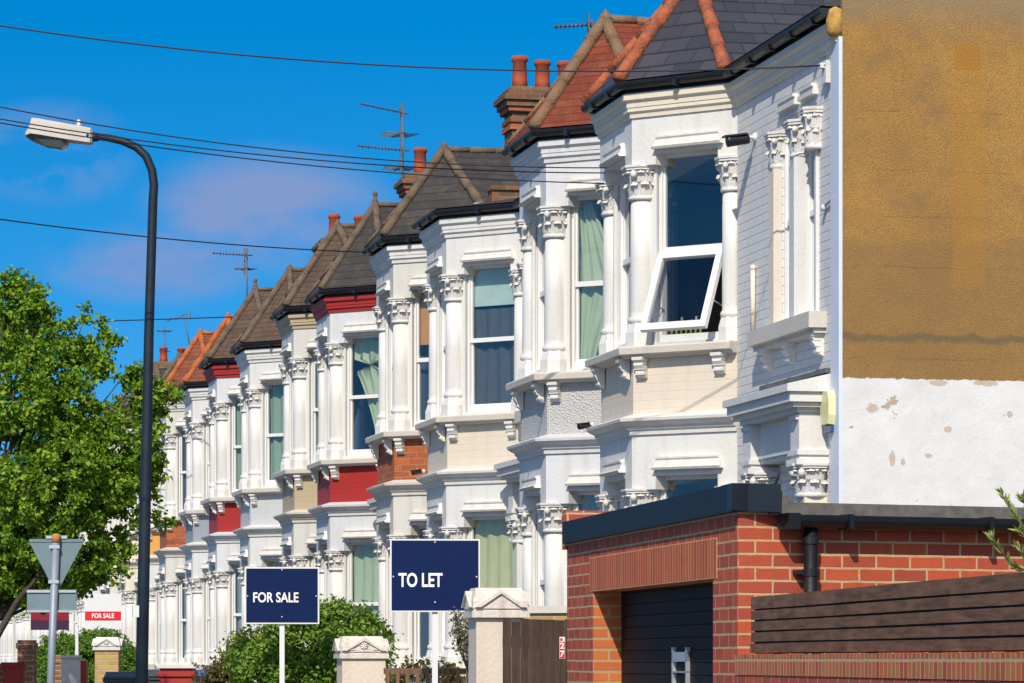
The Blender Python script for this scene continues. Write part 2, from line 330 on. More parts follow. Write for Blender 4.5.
def gablemat():
    m, nt, b = new_mat('brown_pebbledash_gable')
    tc = N(nt, 'ShaderNodeTexCoord'); sp = N(nt, 'ShaderNodeSeparateXYZ'); nt.links.new(tc.outputs['Object'], sp.inputs[0])
    def mr(v, a, b_):
        n = N(nt, 'ShaderNodeMapRange'); n.inputs[1].default_value = a; n.inputs[2].default_value = b_; nt.links.new(v, n.inputs[0]); return n.outputs[0]
    def madd(a, b_, k=1):
        n = N(nt, 'ShaderNodeMath', operation='MULTIPLY_ADD'); nt.links.new(b_, n.inputs[0]); n.inputs[1].default_value = k; nt.links.new(a, n.inputs[2]); return n.outputs[0]
    z = sp.outputs['Z']; x = sp.outputs['X']
    big = noise(nt, .9, 5, .6); med = noise(nt, 3.5, 5, .65); fine = noise(nt, 95, 3, .7); edge = noise(nt, 16, 4, .7)
    brown = mix(nt, ramp(nt, big, .35, .65), (.34,.180,.050), (.46,.250,.062))
    brown = mix(nt, mix(nt, .7, (0,0,0), ramp(nt, fine, .42, .62)), brown, (.19,.10,.03))
    brown = mix(nt, mix(nt, .7, (0,0,0), ramp(nt, med, .50, .70)), brown, (.24,.145,.055))
    zz = madd(z, med, .25)
    # duller weathered band, top grey stain, long repair smear
    brown = mix(nt, mix(nt, .45, (0,0,0), mr(zz, 5.14, 5.06)), brown, (.20,.125,.05))
    brown = mix(nt, mix(nt, .75, (0,0,0), mr(zz, 6.75, 7.15)), brown, (.24,.20,.14))
    wav = madd(z, noise(nt, 4, 4, .7), .16)
    b1 = mr(wav, 4.25, 4.28); b2 = mr(wav, 4.34, 4.31)
    sm = mix(nt, 1, b1, b2, 'MULTIPLY')
    brown = mix(nt, mix(nt, .75, (0,0,0), sm), brown, (.13,.10,.055))
    for zc in (6.02, 5.55, 5.18, 4.78, 4.05):
        w2 = madd(z, noise(nt, 3.1+zc, 4, .7), .05)
        cl = mix(nt, 1, mr(w2, zc+.018, zc+.022), mr(w2, zc+.034, zc+.028), 'MULTIPLY')
        cl = mix(nt, 1, cl, ramp(nt, noise(nt, 1.7+zc*.2, 3), .42, .55), 'MULTIPLY')
        brown = mix(nt, mix(nt, .35, (0,0,0), cl), brown, (.12,.07,.03))
    # old patch of render
    px = mix(nt, 1, mix(nt, 1, mr(x, .93, .94), mr(x, 1.16, 1.15), 'MULTIPLY'), mix(nt, 1, mr(z, 6.36, 6.37), mr(z, 6.58, 6.57), 'MULTIPLY'), 'MULTIPLY')
    brown = mix(nt, mix(nt, .85, (0,0,0), px), brown, (.36,.165,.022))
    px2 = mix(nt, 1, mix(nt, 1, mr(x, .90, .93), mr(x, 1.22, 1.16), 'MULTIPLY'), mix(nt, 1, mr(z, 4.6, 4.65), mr(z, 6.37, 6.36), 'MULTIPLY'), 'MULTIPLY')
    brown = mix(nt, mix(nt, .3, (0,0,0), px2), brown, (.40,.19,.02))
    white = mix(nt, ramp(nt, med, .3, .7), (.60,.60,.60), (.69,.69,.685))
    white = mix(nt, ramp(nt, noise(nt, 3.4, 5, .65), .655, .67), white, (.42,.33,.25))
    white = mix(nt, mix(nt, .35, (0,0,0), ramp(nt, noise(nt, 22, 5, .8), .60, .64)), white, (.42,.40,.38))
    for cx_, cz_, rx_, rz_ in ((.247,3.65,.05,.045),(.415,3.25,.028,.07),(.507,3.225,.022,.03),(.877,3.49,.04,.03),(.80,3.86,.09,.03),(1.2,3.87,.12,.03),(.72,3.28,.035,.02),(1.4,3.62,.03,.03)):
        cmb = N(nt, 'ShaderNodeVectorMath', operation='SUBTRACT'); nt.links.new(tc.outputs['Object'], cmb.inputs[0]); cmb.inputs[1].default_value = (cx_, 0, cz_)
        scl = N(nt, 'ShaderNodeVectorMath', operation='MULTIPLY'); nt.links.new(cmb.outputs[0], scl.inputs[0]); scl.inputs[1].default_value = (1/rx_, 0, 1/rz_)
        ln = N(nt, 'ShaderNodeVectorMath', operation='LENGTH'); nt.links.new(scl.outputs[0], ln.inputs[0])
        rg = madd(ln.outputs['Value'], noise(nt, 22, 4, .7), 1.6)
        white = mix(nt, mix(nt, .8, (0,0,0), mr(rg, 1.75, 1.6)), white, (.44,.34,.26))
    ze = madd(z, edge, .05)
    line = mr(ze, 3.91, 3.918)
    k = mix(nt, line, white, brown)
    nt.links.new(k, b.inputs['Base Color']); b.inputs['Roughness'].default_value = .9
    fl = mix(nt, mix(nt, .85, (0,0,0), line), mix(nt, .8, fine, noise(nt, 5, 4)), fine)
    bp = bump(nt, b, fl, .8, .015)
    return m
GABLE = gablemat()

# ------------------------------------------------------------------ mesh helpers
class MB:
    def __init__(s): s.v = []; s.f = []; s.sm = []
    def add(s, vs, fs, smooth=False):
        o = len(s.v); s.v += [tuple(v) for v in vs]
        s.f += [[i+o for i in f] for f in fs]; s.sm += [smooth]*len(fs); return s
    def box(s, a, b, rot=None, at=None):
        x0,y0,z0 = a; x1,y1,z1 = b
        vs = [Vector(p) for p in ((x0,y0,z0),(x1,y0,z0),(x1,y1,z0),(x0,y1,z0),(x0,y0,z1),(x1,y0,z1),(x1,y1,z1),(x0,y1,z1))]
        if rot is not None: vs = [rot @ v for v in vs]
        if at is not None: vs = [v + Vector(at) for v in vs]
        return s.add(vs, [(0,3,2,1),(4,5,6,7),(0,1,5,4),(1,2,6,5),(2,3,7,6),(3,0,4,7)])
    def obox(s, A, t, n, s0, s1, d0, d1, z0, z1):
        """box along 2D direction t from A, depth along n"""
        P = lambda u, d, z: (A[0]+t[0]*u+n[0]*d, A[1]+t[1]*u+n[1]*d, z)
        vs = [P(s0,d0,z0),P(s1,d0,z0),P(s1,d1,z0),P(s0,d1,z0),P(s0,d0,z1),P(s1,d0,z1),P(s1,d1,z1),P(s0,d1,z1)]
        return s.add(vs, [(0,3,2,1),(4,5,6,7),(0,1,5,4),(1,2,6,5),(2,3,7,6),(3,0,4,7)])
    def prism(s, poly, z0, z1):
        n = len(poly); vs = [(p[0],p[1],z0) for p in poly]+[(p[0],p[1],z1) for p in poly]
        fs = [list(range(n))[::-1], list(range(n,2*n))]+[(i,(i+1)%n,n+(i+1)%n,n+i) for i in range(n)]
        return s.add(vs, fs)
    def lathe(s, prof, seg=20, c=(0,0,0), smooth=True, cap=True):
        vs = []; fs = []; n = len(prof)
        for r, z in prof:
            for k in range(seg):
                a = 2*math.pi*k/seg; vs.append((c[0]+r*math.cos(a), c[1]+r*math.sin(a), c[2]+z))
        for i in range(n-1):
            for k in range(seg):
                k2 = (k+1)%seg; fs.append((i*seg+k, i*seg+k2, (i+1)*seg+k2, (i+1)*seg+k))
        s.add(vs, fs, smooth)
        if cap:
            s.f.append([len(s.v)-n*seg+k for k in range(seg)][::-1]); s.sm.append(False)
            s.f.append([len(s.v)-seg+k for k in range(seg)]); s.sm.append(False)
        return s
    def tube(s, pts, r, seg=10, smooth=True, cap=True):
        pts = [Vector(p) for p in pts]; n = len(pts); rs = r if isinstance(r, (list,tuple)) else [r]*n
        vs = []; fs = []
        T0 = (pts[1]-pts[0]).normalized(); up = Vector((0,0,1)) if abs(T0.z) < .9 else Vector((0,1,0))
        U = T0.cross(up).normalized()
        for i, p in enumerate(pts):
            T = (pts[min(i+1,n-1)]-pts[max(i-1,0)]).normalized()
            U = (U - T*U.dot(T)).normalized(); V = T.cross(U)
            for k in range(seg):
                a = 2*math.pi*k/seg; vs.append(p+(U*math.cos(a)+V*math.sin(a))*rs[i])
        for i in range(n-1):
            for k in range(seg):
                k2 = (k+1)%seg; fs.append((i*seg+k, i*seg+k2, (i+1)*seg+k2, (i+1)*seg+k))
        if cap: fs += [list(range(seg))[::-1], [(n-1)*seg+k for k in range(seg)]]
        return s.add(vs, fs, smooth)
    def sweep(s, path, prof, closed=True):
        """mitred sweep of a closed (out, z) profile along an open 2D path"""
        offs = {}
        n = len(path); m = len(prof); vs = []; fs = []
        nrm = []
        for i in range(n-1):
            t = Vector((path[i+1][0]-path[i][0], path[i+1][1]-path[i][1])).normalized(); nrm.append(Vector((t.y,-t.x)))
        for i in range(n):
            a = nrm[max(i-1,0)]; b = nrm[min(i,n-2)]
            mit = (a+b)/(1+a.dot(b)) if a.dot(b) > -.9 else a
            for o, z in prof: vs.append((path[i][0]+mit.x*o, path[i][1]+mit.y*o, z))
        for i in range(n-1):
            for k in range(m if closed else m-1):
                k2 = (k+1)%m; fs.append((i*m+k, (i+1)*m+k, (i+1)*m+k2, i*m+k2))
        if closed: fs += [list(range(m)), [(n-1)*m+k for k in range(m)][::-1]]
        return s.add(vs, fs)
    def sphere(s, c, r, seg=8, rings=5, sc=(1,1,1)):
        prof = [(max(1e-4, math.sin(math.pi*i/rings))*r, -math.cos(math.pi*i/rings)*r) for i in range(rings+1)]
        o = len(s.v); s.lathe(prof, seg, (0,0,0), True, False)
        for i in range(o, len(s.v)):
            v = s.v[i]; s.v[i] = (v[0]*sc[0]+c[0], v[1]*sc[1]+c[1], v[2]*sc[2]+c[2])
        return s
    def mesh(s, name, fix=True):
        me = bpy.data.meshes.new(name); me.from_pydata(s.v, [], s.f); me.update()
        me.polygons.foreach_set('use_smooth', s.sm)
        if fix:
            bm = bmesh.new(); bm.from_mesh(me); bmesh.ops.recalc_face_normals(bm, faces=bm.faces); bm.to_mesh(me); bm.free()
        uv = me.uv_layers.new(name='UVMap'); d = uv.data; vv = me.vertices
        for p in me.polygons:
            n = p.normal
            if abs(n.z) > .98: t = Vector((1,0,0)); b = Vector((0,1,0))
            else: t = Vector((-n.y, n.x, 0)).normalized(); b = n.cross(t)
            for li in p.loop_indices:
                co = vv[me.loops[li].vertex_index].co; d[li].uv = (co.dot(t), co.dot(b))
        return me
CACHE = {}
def obj(name, mb, mat, parent=None, loc=None, rotz=0, key=None):
    if key is not None and key in CACHE: me = CACHE[key]
    else:
        me = (mb() if callable(mb) else mb).mesh(name); me.materials.append(mat)
        if key is not None: CACHE[key] = me
    o = bpy.data.objects.new(name, me); C.objects.link(o)
    if me.materials[0] is not mat:
        o.material_slots[0].link = 'OBJECT'; o.material_slots[0].material = mat
    if parent: o.parent = parent
    if loc: o.location = loc
    if rotz: o.rotation_euler = (0,0,rotz)
    return o
def thing(name, label, cat, loc=(0,0,0), rotz=0, group=None):
    o = bpy.data.objects.new(name, None); C.objects.link(o); o.location = loc; o.rotation_euler = (0,0,rotz)
    o['label'] = label; o['category'] = cat
    if group: o['group'] = group
    return o
def tag(o, label, cat, group=None):
    o['label'] = label; o['category'] = cat
    if group: o['group'] = group
    return o
def struct(name, mb, mat):
    o = obj(name, mb, mat); o['kind'] = 'structure'; return o
def W(px, d):                                   # a spot on the ground seen in direction px at depth d (metres)
    r = (px-512)/3400*d
    return r*math.cos(YAW)+d*math.sin(YAW), d*math.cos(YAW)-r*math.sin(YAW)

# ------------------------------------------------------------------ setting
m = MB(); m.box((-1500,-300,-.5),(1500,2500,-.02)); struct('ground', m, EARTH)
m = MB(); m.box((-4.2,-40,-.3),(3.0,400,0)); struct('road', m, ASPH)
m = MB(); m.box((3.0,-40,-.3),(3.15,400,.115)); m.box((-4.35,-40,-.3),(-4.2,400,.115)); struct('kerb', m, KERB)
m = MB(); m.box((3.15,-40,-.3),(5.15,400,.11)); m.box((-7,-40,-.3),(-4.35,400,.11)); struct('pavement', m, PAVE)
m = MB()
for k in range(30): m.box((-.66,-20+k*9,.001),(-.54,-16+k*9,.004))
struct('road_marking', m, LINEM)

# ------------------------------------------------------------------ houses
WB = 1.23                                        # bay front width
Z_SILL0, Z_SILL1 = 4.36, 4.46
Z_CAPB, Z_CAPT, Z_HEAD = 5.79, 6.10, 6.19
Z_EAVE = 6.73
G_SILL, G_CAPB, G_CAPT, G_HEAD = 1.55, 2.90, 3.19, 3.30
Z_C0, Z_C1 = 3.69, 3.84

def capital_mb(r, h, seed=0, leaves=9, seg=18):
    """leafy capital, origin at its underside"""
    rnd = random.Random(seed); mb = MB()
    mb.lathe([(r*1.0,0),(r*1.14,.004),(r*1.18,.02),(r*1.12,.035),(r*1.0,.045),(r*1.04,h*.4),(r*1.16,h*.7),(r*1.42,h*.86)], seg)
    a = r*1.5
    ch = a*.72
    poly = [(a,-ch*.6),(a,ch*.6),(ch*.6,a),(-ch*.6,a),(-a,ch*.6),(-a,-ch*.6),(-ch*.6,-a),(ch*.6,-a)]
    mb.prism(poly, h*.86, h*.93); mb.prism([(x*1.06,y*1.06) for x,y in poly], h*.93, h)
    def leaf(ang, z0, z1, out, wd):
        n = 6; vs = []; fs = []
        c, s = math.cos(ang), math.sin(ang)
        for i in range(n):
            t = i/(n-1); z = z0+(z1-z0)*min(1, t*1.25)-max(0,t-.8)*h*.55
            rr = r*(1.05+.12*t)+out*(t**2.2)
            ww = wd*(.65+.6*math.sin(math.pi*min(1,t*.9)))*(1-.35*t)
            for q in (-1,-.5,0,.5,1):
                rx = rr-abs(q)*.018+(.010 if q == 0 else 0)+(.006 if (i%2 and abs(q)==1) else 0)
                y = q*ww*(1.12 if i%2 else .9)
                vs.append((rx*c-y*s, rx*s+y*c, z))
        for i in range(n-1):
            for k in range(4): fs.append((i*5+k, i*5+k+1, (i+1)*5+k+1, (i+1)*5+k))
        mb.add(vs, fs, True)
    for k in range(leaves):
        leaf(2*math.pi*k/leaves+rnd.uniform(-.08,.08), h*.08, h*.50*rnd.uniform(.92,1.08), r*.36, r*.50)
    for k in range(8):
        leaf(2*math.pi*k/8+math.pi/8+rnd.uniform(-.06,.06), h*.22, h*.88, r*.40, r*.48)
    for k in range(4):                            # corner scrolls and a flower on each face
        ang = math.pi/2*k+math.pi/4; rr = r*1.46
        mb.sphere((rr*math.cos(ang),rr*math.sin(ang),h*.73), r*.27, 10, 6, (1,1,1.15))
        ang = math.pi/2*k; rr = r*1.33
        mb.sphere((rr*math.cos(ang),rr*math.sin(ang),h*.80), r*.16, 8, 5, (1,1,.8))
    return mb
def column_mb(r, h, flare=.24):
    """octagonal stop base, ring and plain shaft; origin at foot"""
    mb = MB()
    mb.lathe([(r*1.36,0),(r*1.36,flare*.55),(r*1.08,flare*.95)], 8, smooth=False)
    mb.lathe([(r*.95,flare*.85),(r*1.1,flare*.93),(r*1.17,flare),(r*1.17,flare+.012),(r*1.1,flare+.03),(r*.98,flare+.045),(r,flare+.09),(r*.985,h*.6),(r*.93,h)], 22)
    return mb
def put_column(parent, x, y, z0, zcb, zct, r, rot=0, mat=None, flare=.24):
    h = round(zcb-z0,3)
    c = obj('column', lambda: column_mb(r, h, flare), mat or WHITE, parent, (x,y,z0), rot, key=('col',r,h,flare))
    obj('capital', lambda: capital_mb(r*.98, round(zct-zcb,3), int(r*1000)), WHITE2, c, (0,0,h), 0, key=('cap',r,round(zct-zcb,3)))
    return c
def bracket_mb():
    """scrolled console bracket hanging from a sill; x outwards, top at z=0"""
    mb = MB(); w_ = .045
    prof = [(0,0),(.10,0),(.105,-.03),(.085,-.05),(.095,-.07),(.075,-.10),(.06,-.115),(.065,-.14),(.04,-.165),(0,-.185)]
    n = len(prof); vs = [(x,-w_,z) for x,z in prof]+[(x,w_,z) for x,z in prof]
    mb.add(vs, [list(range(n)), list(range(n,2*n))[::-1]]+[(i,(i+1)%n,n+(i+1)%n,n+i) for i in range(n)])
    mb.box((0,-.055,-.025),(.112,.055,0.004))
    for z in (-.05,-.1,-.145): mb.box((.03,-.05,z-.008),(.1+z*.25,.05,z+.004))
    return mb
def offset_path(path, o):
    nrm = []
    for i in range(len(path)-1):
        t = Vector((path[i+1][0]-path[i][0], path[i+1][1]-path[i][1])).normalized(); nrm.append(Vector((t.y,-t.x)))
    res = []
    for i in range(len(path)):
        a = nrm[max(i-1,0)]; b = nrm[min(i,len(path)-2)]; mt = (a+b)/(1+a.dot(b))
        res.append((path[i][0]+mt.x*o, path[i][1]+mt.y*o))
    return res
def curtain_mb(wd, h, kind, seed):
    mb = MB(); rnd = random.Random(seed); nx = 26; nz = 10; vs = []; fs = []
    for j in range(nz+1):
        v = j/nz                                  # 0 bottom, 1 top
        for i in range(nx+1):
            u = i/nx
            if kind == 'left': x = u*wd*(.22+.5*v**1.4)
            elif kind == 'fan': x = u*wd*(.16+.5*(1-v))
            elif kind == 'right': x = wd-u*wd*(.16+.5*v**1.4)
            elif kind == 'swag': x = wd*(.05+.9*u) if v > .75 else wd*.95-u*wd*(.25+.68*(v/.75)**1.6)
            else: x = u*wd
            d = .018*math.sin(u*nx*.9+seed)+.008*math.sin(u*17+v*4)
            vs.append((x, d if kind != 'blind' else 0, v*h))
    for j in range(nz):
        for i in range(nx): a = j*(nx+1)+i; fs.append((a,a+1,a+nx+2,a+nx+1))
    return mb.add(vs, fs, True)
def window(parent, A, t, n, s0, s1, z0, z1, rail=.5, cur=None, seed=0, open_sash=False, fw=.055, name='window'):
    """sash window. A + t*s in plan, n outward. Built in a local frame: x along, y outward."""
    wd = s1-s0; h = z1-z0; zr = h*rail
    ang = math.atan2(t[1], t[0])
    # local x axis = t, local y axis = left of t  (which is inward for our paths), so outward = -y
    loc = (A[0]+t[0]*s0, A[1]+t[1]*s0, z0)
    def fr():
        mb = MB()
        mb.box((0,-.03,0),(fw,.05,h)); mb.box((wd-fw,-.03,0),(wd,.05,h))
        mb.box((fw,-.03,h-fw),(wd-fw,.05,h)); mb.box((fw,-.045,0),(wd-fw,.05,fw*1.3))
        mb.box((fw,-.012,zr-.028),(wd-fw,.045,zr+.022))
        # thin sash stiles
        mb.box((fw,-.005,zr+.022),(fw+.02,.03,h-fw)); mb.box((wd-fw-.02,-.005,zr+.022),(wd-fw,.03,h-fw))
        if not open_sash:
            mb.box((fw,.012,fw*1.3),(fw+.022,.045,zr-.028)); mb.box((wd-fw-.022,.012,fw*1.3),(wd-fw,.045,zr-.028))
            mb.box((fw+.022,.012,fw*1.3),(wd-fw-.022,.045,fw*1.3+.03))
        return mb
    f = obj(name, fr, FRAME, parent, loc, ang, key=('win',round(wd,3),round(h,3),rail,open_sash,fw))
    def pane(a, b, dy):
        mb = MB(); mb.add([(fw,dy,a),(wd-fw,dy,a),(wd-fw,dy,b),(fw,dy,b)], [(0,1,2,3)]); return mb
    obj('pane', lambda: pane(zr+.02, h-fw, .012), GLASS, f, key=('p1',round(wd,3),round(h,3),rail,fw))
    if not open_sash: obj('pane', lambda: pane(fw*1.3, zr-.028, .028), GLASS, f, key=('p2',round(wd,3),round(h,3),rail,fw))
    else:
        a = R(24); hh = zr-.028-fw*1.3+.05; w2 = wd-fw*1.2
        mb = MB(); q = .06
        mb.box((0,-.02,-hh),(q,.03,0)); mb.box((w2-q,-.02,-hh),(w2,.03,0)); mb.box((q,-.02,-q),(w2-q,.03,0)); mb.box((q,-.02,-hh),(w2-q,.03,-hh+q*1.1))
        s = obj('sash', mb, FRAME, f, (fw*.6,-.045,zr-.035)); s.rotation_euler = (-a,0,0)
        g = MB(); g.add([(q,0,-hh+q),(w2-q,0,-hh+q),(w2-q,0,-q),(q,0,-q)], [(0,1,2,3)]); g2 = obj('sash_glass', g, GLASS, f, (fw*.6,-.045,zr-.035)); g2.rotation_euler = (-a,0,0)
        st = MB(); st.tube([(wd-fw*1.1,0,zr*.35),(wd-fw*1.25,-.23,zr*.42)], .006, 6); st.tube([(fw*1.1,0,zr*.35),(fw*1.25,-.23,zr*.42)], .006, 6)
        obj('stay', st, CHROME, f)
        gl = MB()
        for k in range(7): gl.tube([(fw+.05+k*.05,.05,fw*1.3),(fw+.06+k*.05,.05,fw*1.3+.10+.03*(k%3))], .012, 5)
        obj('window_box_plant', gl, LEAFO, f)
    if cur:
        for (col, kind, za, zb) in cur:
            obj('curtain', lambda: curtain_mb(wd-2*fw, h*(zb-za), kind, seed), CUR[col], f, (fw,.075 if kind!='blind' else .06,h*za), key=('cur',kind,round(wd,3),round(h*(zb-za),3)))
    return f
def hood_mb(wd, out=.06):
    mb = MB()
    # label moulding: bevelled block with slightly wider foot, x along, -y outward
    pr = [(0,.0),(out,.0),(out+.012,.02),(out*.8,.035),(out*.55,.085),(out*.75,.10),(out*.75,.115),(0,.125)]
    n = len(pr); vs = []
    for x, ins in ((0,0),(wd,0)):
        for o, z in pr:
            tap = .045*(z/.125)
            vs.append((x+(tap if x == 0 else -tap), -o, z))
    mb.add(vs, [list(range(n)), list(range(n,2*n))[::-1]]+[(i,(i+1)%n,n+(i+1)%n,n+i) for i in range(n)])
    return mb
def ridge_tiles(mb, A, B, r=.085, seglen=.32):
    A = Vector(A); B = Vector(B); L = (B-A).length; n = max(1, int(L/seglen)); d = (B-A)/n
    for k in range(n):
        j = Vector((random.uniform(-.006,.006), random.uniform(-.006,.006), random.uniform(-.004,.008)))
        mb.tube([A+d*k-d*.04+j, A+d*(k+.96)+j], [r*random.uniform(1.04,1.1), r*.95], 10)
    return mb

def chimney(parent, x, y, ztop, npots, wx=.94, wy=.5, potmat=POT, pot_h=.46, key=None):
    """stack with corbelled head; x,y local centre"""
    mb = MB()
    mb.box((-wx/2,-wy/2,6.9),(wx/2,wy/2,ztop-.5))
    for k, (e, a, b) in enumerate(((.03,-.5,-.43),(0,-.43,-.36),(.05,-.36,-.29),(.09,-.29,-.21),(.13,-.21,-.14),(.07,-.14,-.07))):
        mb.box((-wx/2-e,-wy/2-e,ztop+a),(wx/2+e,wy/2+e,ztop+b))
    st = obj('chimney', mb, SOOTB, parent, (x,y,0))
    bd = MB(); bd.box((-wx/2-.056,-wy/2-.056,ztop-.352),(wx/2+.056,wy/2+.056,ztop-.225)); bd.box((-wx/2-.034,-wy/2-.034,ztop-.60),(wx/2+.034,wy/2+.034,ztop-.53)); obj('brick_band', bd, OBRICK, st)
    fl = MB(); fl.box((-wx/2-.02,-wy/2-.02,ztop-.07),(wx/2+.02,wy/2+.02,ztop-.02)); obj('chimney_flaunching', fl, RIDGE_M, st)
    for k in range(npots):
        px_ = -wx/2+wx*(k+.5)/npots
        hh = pot_h*random.uniform(.85,1.05)
        pm = MB(); r = .108
        pm.lathe([(r*1.05,0),(r*.98,hh*.3),(r*.86,hh*.82),(r*1.06,hh*.86),(r*1.08,hh*.93),(r*.95,hh),(r*.74,hh),(r*.72,hh*.6)], 16)
        obj('chimney_pot', pm, potmat, st, (px_,0,ztop-.04))
    return st

def flat_section(H, f0, f1, wallmat, cols, full, idx):
    """upper twin lights and the porch over the door, between local y f0..f1 on the x=0 plane"""
    L_ = f1-f0
    if full: ya, yb_, yc = 3.30, 3.96, 4.46; sy0, sy1 = 2.84, 4.66
    else: ya, yb_, yc = f0+.30*L_, f0+.62*L_, f0+.90*L_; sy0, sy1 = f0+.12, f1-.03
    holes = [(ya+.1, yb_-.08, Z_SILL1, Z_HEAD), (yb_+.08, yc-.06, Z_SILL1, Z_HEAD), (ya, yc-.12, .15, 2.75)]
    ys = sorted(set([f0,f1]+[h[0] for h in holes]+[h[1] for h in holes])); zs = sorted(set([0,3.3,Z_EAVE]+[h[2] for h in holes]+[h[3] for h in holes]))
    mb = MB()
    for i in range(len(ys)-1):
        for j in range(len(zs)-1):
            cy, cz = (ys[i]+ys[i+1])/2, (zs[j]+zs[j+1])/2
            if any(h[0]<cy<h[1] and h[2]<cz<h[3] for h in holes): continue
            mb.box((-.3,ys[i],zs[j]),(0,ys[i+1],zs[j+1]))
    obj('wall', mb, wallmat, H)
    # windows (local path direction +y, outward +x)
    for (a,b,z0,z1) in holes[:2]:
        window(H, (-.05 if full else -.16,0), (0,1), (1,0), a, b, z0, z1, .5, None if full else [('white','full',0,1)], idx, fw=.022 if full else .04)
        hb = MB()
        hb.box((.0,a-.03,z1+.06),(.05,b+.03,z1+.10)); hb.box((0,a-.01,z1+.10),(.035,b+.01,z1+.13)); hb.box((0,a+.01,z1+.13),(.05,b-.01,z1+.155))
        obj('window_hood', hb, WHITE2, H)
    if full:
        def pier(y, x1, hw, mat, z0):
            b = MB(); b.prism([(-.02,y-hw),(x1-.025,y-hw),(x1,y-hw+.025),(x1,y+hw-.025),(x1-.025,y+hw),(-.02,y+hw)], z0, Z_CAPB)
            c = obj('column', b, mat, H); obj('capital', lambda: capital_mb(hw*.98, Z_CAPT-Z_CAPB, 3), WHITE2, c, (x1-hw,y,Z_CAPB), 0, key=('pc',hw))
        pier(ya, .065, .09, CREAM, Z_SILL1); pier(yb_, .085, .095, WHITE, Z_SILL1)
        obj('bracket', lambda: capital_mb(.075, .34, 9), WHITE2, H, (.03,yc-.02,Z_CAPB+.0), 0)
        b = MB(); b.box((-.02,yc-.05,Z_SILL1),(.03,yc-.0,Z_CAPB)); obj('jamb', b, WHITE, H)
    else:
        put_column(H, .02, ya, Z_SILL1, Z_CAPB, Z_CAPT, .11, 0, CREAM if full else WHITE)
        put_column(H, .05, yb_, Z_SILL1, Z_CAPB, Z_CAPT, .12)
        put_column(H, .0, yc, Z_SILL1+.02, Z_CAPB, Z_CAPT, .07)
    s = MB(); s.box((0,sy0,Z_SILL0-.03),(.15,sy1,Z_SILL1)); s.box((0,sy0+.03,Z_SILL0-.07),(.10,sy1-.03,Z_SILL0-.03)); obj('sill', s, STONE, H)
    for y in (sy0+.25, (sy0+sy1)/2, sy1-.12):
        obj('bracket', bracket_mb, WHITE2, H, (0,y,Z_SILL0-.07), 0, key='bracket')
    # porch
    p0, p1 = (2.90, 4.83) if full else (f0+.08, f1-.04)
    P = MB()
    def ring(o, y_, za, zb): P.box((0,p0+y_,za),(o,p1-y_,zb))
    for (o, e, za, zb) in ((.38,0,3.80,3.86),(.35,.03,3.72,3.80),(.31,.07,3.68,3.72),(.26,.12,3.64,3.68)): ring(o, e, za, zb)
    P.add([(0,p0,3.86),(.38,p0,3.86),(.38,p1,3.86),(0,p1,3.86),(0,p0,3.95),(0,p1,3.95)], [(0,1,2,3),(1,4,5,2),(0,4,1),(3,2,5)][1:])
    ring(.16, .16, 3.30, 3.64)
    for (ya_, yb2) in ((p0+.14,p0+.38),(p1-.38,p1-.14)):
        P.box((0,ya_,3.27),(.24,yb2,3.64)); P.box((0,ya_-.02,3.30),(.26,yb2+.02,3.34)); P.box((0,ya_-.03,3.22),(.27,yb2+.03,3.27))
        for q in range(5): P.box((.24,ya_+.02+q*.045,3.585),(.262,ya_+.045+q*.045,3.62))
    ring(.18, .17, 3.34, 3.37)
    obj('porch', P, WHITE, H)
    L2 = MB(); L2.box((-.01,p0+.02,3.952),(.06,p1-.02,3.99)); L2.box((.0,p0-.01,3.93),(.02,p1,3.955)); obj('lead_flashing', L2, LEAD, H)
    for yy in (p0+.26, p1-.26):
        pil = MB(); pil.box((0,-.10,0),(.19,.10,2.86)); pil.box((0,-.12,0),(.21,.12,.5)); pl = obj('pilaster', pil, CREAM if full else WHITE, H, (0,yy,.1), key=('pil',full))
        obj('capital', lambda: capital_mb(.115, .27, 5), WHITE2, pl, (.10,0,2.86), 0, key='pilcap')
        sc = MB()
        for q in (-1,1):
            sc.lathe([(.001,-.02),(.055,-.02),(.055,.02),(.001,.02)], 12)
        obj('scroll', sc, WHITE2, pl, (.23,0,3.05), key='scroll')
    dz = MB(); dz.box((-.24,ya+.05,.15),(-.19,yc-.17,2.12)); dz.box((-.19,ya+.15,.3),(-.175,yc-.27,1.0)); dz.box((-.19,ya+.15,1.15),(-.175,yc-.27,1.95)); D = obj('door', dz, DOORM, H)
    hd = MB(); hd.sphere((-.15,ya+.2,1.1), .03); obj('handle', hd, CHROME, D)
    fl = MB(); fl.add([(-.2,ya+.02,2.2),(-.2,yc-.14,2.2),(-.2,yc-.14,2.73),(-.2,ya+.02,2.73)], [(0,1,2,3)]); obj('fanlight', fl, GLASS, H)
    dd = MB(); dd.box((-.28,ya,.1),(-.16,ya+.05,2.75)); dd.box((-.28,yc-.17,.1),(-.16,yc-.12,2.75)); dd.box((-.28,ya+.05,2.12),(-.16,yc-.17,2.2)); obj('door_frame', dd, FRAME, H)

